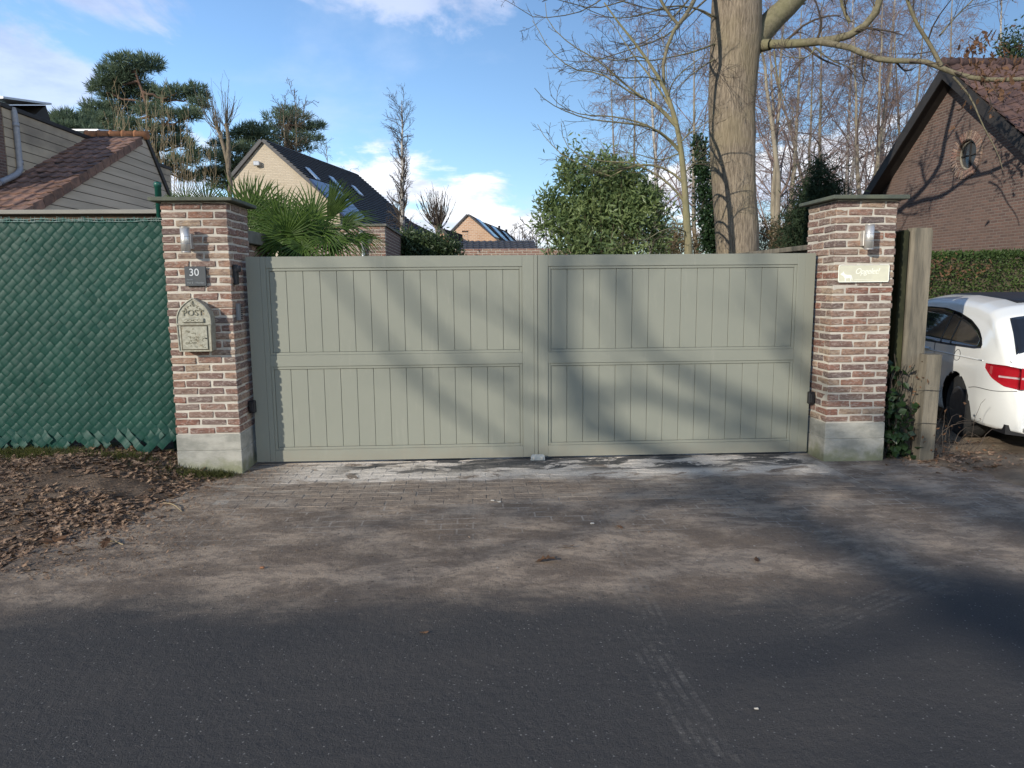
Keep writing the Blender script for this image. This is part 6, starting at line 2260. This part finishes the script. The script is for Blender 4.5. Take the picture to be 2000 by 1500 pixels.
leafy('laurel_shrub', 'big glossy evergreen laurel behind the right half of the gate', 'shrub', [(1175, 440, 95, 70), (1130, 420, 60, 60), (1215, 400, 75, 60), (1165, 365, 70, 45), (1120, 350, 28, 30), (1112, 318, 16, 22), (1215, 345, 48, 30), (1250, 430, 55, 60), (1090, 430, 42, 45), (1080, 395, 24, 18), (1245, 380, 40, 30), (1190, 330, 30, 16), (1170, 490, 110, 40), (1125, 296, 7, 14), (1062, 405, 14, 10), (1200, 318, 12, 12), (1290, 460, 22, 40), (1060, 440, 12, 16), (1150, 318, 9, 16), (1182, 312, 8, 18), (1228, 325, 10, 20), (1098, 345, 10, 20), (1072, 375, 12, 12), (1268, 395, 14, 20), (1140, 335, 14, 14), (1105, 310, 8, 16)], 5.2, 15500, 'laurel', (.075, .135), .034, 3)
leafy('hedge', 'evergreen laurel hedge between the outbuilding and the low wall', 'hedge', [(800, 480, 30, 26), (830, 480, 36, 24), (862, 484, 32, 22), (885, 488, 18, 14), (790, 500, 20, 40), (835, 510, 50, 30)], 10.5, 9000, 'hedge_far', (.07, .12), .04, 4, False)
leafy('conifer_shrub', 'dark drooping conifer behind the right pillar', 'shrub', [(1600, 360, 22, 38), (1590, 400, 36, 40), (1575, 440, 40, 40), (1612, 420, 34, 50), (1560, 470, 36, 26), (1600, 330, 9, 22), (1605, 470, 40, 40), (1625, 380, 16, 30)], 9.5, 16000, 'yew', (.10, .2), .022, 5, True, -.1)
leafy('winter_shrub', 'tan leafless shrub thicket right of the huge trunk', 'shrub', [(1510, 470, 40, 34), (1540, 455, 30, 40), (1495, 450, 20, 30), (1550, 480, 24, 24)], 11, 4200, 'shrub_brown', (.04, .1), .022, 6, True, .4)
leafy('winter_shrub', 'reddish brown shrub between young tree and laurel', 'shrub', [(1320, 465, 34, 30), (1300, 480, 40, 22), (1362, 475, 22, 24)], 9.5, 3000, 'shrub_brown', (.04, .1), .022, 7, True, .4)
# ivy clad stem
leafy('ivy_clad_tree', 'narrow ivy covered stem just left of the huge trunk', 'tree', [(1366, 290, 8, 22), (1370, 330, 11, 30), (1376, 375, 14, 32), (1384, 420, 18, 36), (1390, 465, 20, 40), (1360, 274, 6, 8), (1394, 440, 14, 40)], 9.0, 5200, 'ivy', (.06, .1), .055, 8, False, 0, .5)
leafy('ivy_clad_tree', 'dark green conifer top above the tiled ridge at far right', 'tree', [(1978, 105, 17, 22), (1975, 88, 11, 14), (1990, 130, 22, 20)], 26, 1500, 'yew', (.15, .28), .08, 9, False, 0, .5)


def clipped_hedge(label, x0, x1, y0, y1, z1, n, mat, seed):
    rg = np.random.default_rng(seed)
    t = thing('hedge', label, 'hedge', ((x0 + x1) / 2, (y0 + y1) / 2, 0))
    MB().box(x0 + .12, x1 - .12, y0 + .12, y1 - .12, -.05, z1 - .10).build('woody_core', MAT['laurelwood'], t)
    m1 = int(n * .6)
    p = np.column_stack([rg.uniform(x0, x1, n), rg.uniform(y0, y1, n), rg.uniform(0, z1, n)])
    bump_ = lambda a, b: .07 * (vnoise(a + 50, b + 50, 2.2, 70)) + .05 * vnoise(a + 50, b + 50, 6, 71)
    p[:m1, 1] = y0 + np.abs(rg.normal(0, .07, m1)) + bump_(p[:m1, 0], p[:m1, 2])
    m2 = int(n * .12)
    p[m1:m1 + m2, 0] = x0 + np.abs(rg.normal(0, .07, m2)) + bump_(p[m1:m1 + m2, 1], p[m1:m1 + m2, 2])
    p[m1 + m2:, 2] = z1 - np.abs(rg.normal(0, .06, n - m1 - m2)) + bump_(p[m1 + m2:, 0], p[m1 + m2:, 1])
    d = rg.normal(0, .7, p.shape); d[:, 1] -= .5; d[:, 2] += .5
    V, F = leaf_cloud(p, d, rg.uniform(.03, .065, n), .026, .1, rg)
    tag(add_mesh('leaves', V, F, MAT[mat], t), kind='stuff')
    n2 = 160
    p = np.column_stack([rg.normal(7.0, .45, n2), np.full(n2, y0 - .0) - rg.random(n2) * .05, rg.normal(1.72, .1, n2)])
    V, F = leaf_cloud(p, rg.normal(0, 1, p.shape), rg.uniform(.04, .08, n2), .03, .2, rg)
    tag(add_mesh('dead_leaves', V, F, MAT['dryleaf'], t), kind='stuff')


clipped_hedge('clipped green hedge behind the white car below the brick gable', 5.6, 8.75, 4.3, 5.3, 1.99, 20000, 'hedge', 21)
# far line of winter trees
rg = np.random.default_rng(77)
for i, (u, vt) in enumerate(((1003, 447), (1020, 452), (1036, 444), (1050, 448))):
    bare_tree('hazy far bare tree above the low black roof, %s' % ('leftmost of four', 'second of four from the left', 'third of four from the left', 'rightmost of four')[i], (u, 500), 70, vt, .2, rg.normal(0, 2), k=(14, 6, 3), spread=(.3, .5), twigs='twig', seed=90 + i, rm=(.026, .018), group='far winter trees over the garden wall', trop=.0)
g = MB()
# distant wood that closes the view at ground level
T = Tubes()
for k in range(420):
    x = rg.uniform(-60, 70); y = rg.uniform(70, 95); h = rg.uniform(3, 6.5)
    l = resample([[x, y, 0], [x + rg.normal(0, .3), y, h * .5], [x + rg.normal(0, .6), y, h]], 6)
    T.add(l[None], np.linspace(.11, .03, 6)[None], 4)
    B1, R1 = grow(l[None], np.linspace(.11, .03, 6)[None], 9, .2, 1, (25, 50), (.25, .5), .4, 4, .5, .05, .1, rg, .03)
    T.add(B1, R1, 3)
o = T.build('far_wood', MAT['greybark'])
tag(o, 'thin far wood of bare winter trees on the skyline', None, None, 'stuff')

# --- trees across the road, whose shade falls on gate and driveway
def road_tree(label, x, y, H, r, seed, k=(9, 6, 4), start=.3, lean=(0, 0)):
    rg = np.random.default_rng(seed)
    t = thing('tree', label, 'tree', (x, y, 0))
    T = Tubes()
    l = resample([[x, y, -.1], [x + lean[0] * .2, y + lean[1] * .2, H * .35], [x + lean[0] * .5 + rg.normal(0, .1), y + lean[1] * .5, H * .7], [x + lean[0], y + lean[1], H]], 20, .02)
    rad = r * np.linspace(1, .12, 20)
    T.add(l[None], rad[None], 10)
    B1, R1 = grow(l[None], rad[None], k[0], start, .98, (35, 65), (.3, .5), .5, 9, .62, .03, .10, rg, .028)
    T.add(B1, R1, 6)
    B2, R2 = grow(B1, R1, k[1], .2, 1, (30, 60), (.3, .6), .45, 6, .6, .02, .13, rg, .014)
    T.add(B2, R2, 4)
    B3, R3 = grow(B2, R2, k[2], .2, 1, (30, 60), (.35, .65), .45, 4, .6, .0, .13, rg, .006)
    T.build('trunk', MAT['greybark'], t)
    TW = Tubes(); TW.add(B3, R3, 3)
    TW.build('crown', MAT['twig'], t)


sx_, sy_ = -math.sin(SUN_AZ), -math.cos(SUN_AZ)
for i, (dist, lat, H, r, k, lab) in enumerate((
        (31, -5.2, 20, .24, (14, 7, 4), 'bare tree opposite the green woven fence'),
        (34, 7.4, 19, .24, (14, 7, 4), 'tall bare tree deep in the wood opposite'))):
    road_tree(lab, sx_ * dist + lat * -sy_, sy_ * dist + lat * sx_, H, r, 51 + i, k, .3, (0.3 * (i % 3 - 1), .2))
# the broad oak opposite: long limbs reaching out between the sun and the gate
rg = np.random.default_rng(91)
D0 = 19.0
ox, oy = sx_ * D0 + 7.2 * -sy_, sy_ * D0 + 7.2 * sx_
oak = thing('tree', 'broad bare oak across the road whose long limbs shade the gate', 'tree', (ox, oy, 0))
T, TW = Tubes(), Tubes()
tl_ = resample([[ox, oy, -.1], [ox + .1, oy, 4], [ox - .1, oy + .1, 8], [ox - .2, oy, 12], [ox, oy, 15]], 20, .02)
T.add(tl_[None], np.linspace(.19, .05, 20)[None], 10)
sdv = np.array(sd)
LIMB = [(.075, [(1640, 780), (1560, 650), (1505, 575), (1475, 500), (1450, 420)]), (.085, [(1500, 800), (1320, 730), (1270, 690), (1225, 620), (1205, 530), (1190, 430)]),
        (.115, [(1330, 900), (1170, 840), (1110, 740), (1098, 640), (1100, 540), (1098, 440), (1085, 330)]), (.07, [(1350, 800), (1210, 792), (1110, 782), (1040, 800), (960, 740), (860, 650), (770, 560), (700, 440)]),
        (.055, [(1180, 930), (1000, 880), (900, 820), (800, 700), (690, 620), (640, 520)]), (.05, [(1500, 1000), (1250, 1010), (1000, 990), (800, 1010), (640, 1060)]), (.06, [(1700, 950), (1500, 960), (1300, 960), (1180, 985)])]
LA, LR = [], []
for i, (r, pts) in enumerate(LIMB):
    q = []
    for k, (u, v) in enumerate(pts):
        g0 = P(u, v, 0) if v < 890 else PZ(u, v, 0)
        q.append(g0 + sdv * ((D0 + .9 * math.sin(i * 2.1 + k * .4) - (g0[1] * .7)) / math.cos(SUN_EL)))
    j = int(np.argmin(np.abs(tl_[:, 2] - (q[0][2] - .9))))
    l = resample([tl_[j]] + q, 16)
    rad = np.linspace(r * 1.3, r * .45, 16)
    T.add(l[None], rad[None], 7)
    LA.append(l); LR.append(rad)
B1, R1 = grow(np.array(LA), np.array(LR), 9, .2, 1, (30, 65), n=7, radf=.5, taper=.3, trop=.03, wander=.14, rng=rg, rmin=.014, length=(.8, 2.0))
T.add(B1, R1, 5)
B1b, R1b = grow(tl_[None], np.linspace(.26, .05, 20)[None], 12, .45, .98, (35, 70), n=8, radf=.4, taper=.5, trop=.04, wander=.1, rng=rg, rmin=.03, length=(2, 4.5))
T.add(B1b, R1b, 5)
B2, R2 = grow(np.concatenate([B1, B1b[:, :7]]), np.concatenate([R1, R1b[:, :7]]), 5, .2, 1, (30, 60), (.35, .6), .4, 5, .6, .02, .13, rg, .008)
TW.add(B2, R2, 3)
T.build('trunk', MAT['greybark'], oak)
TW.build('crown', MAT['twig'], oak)
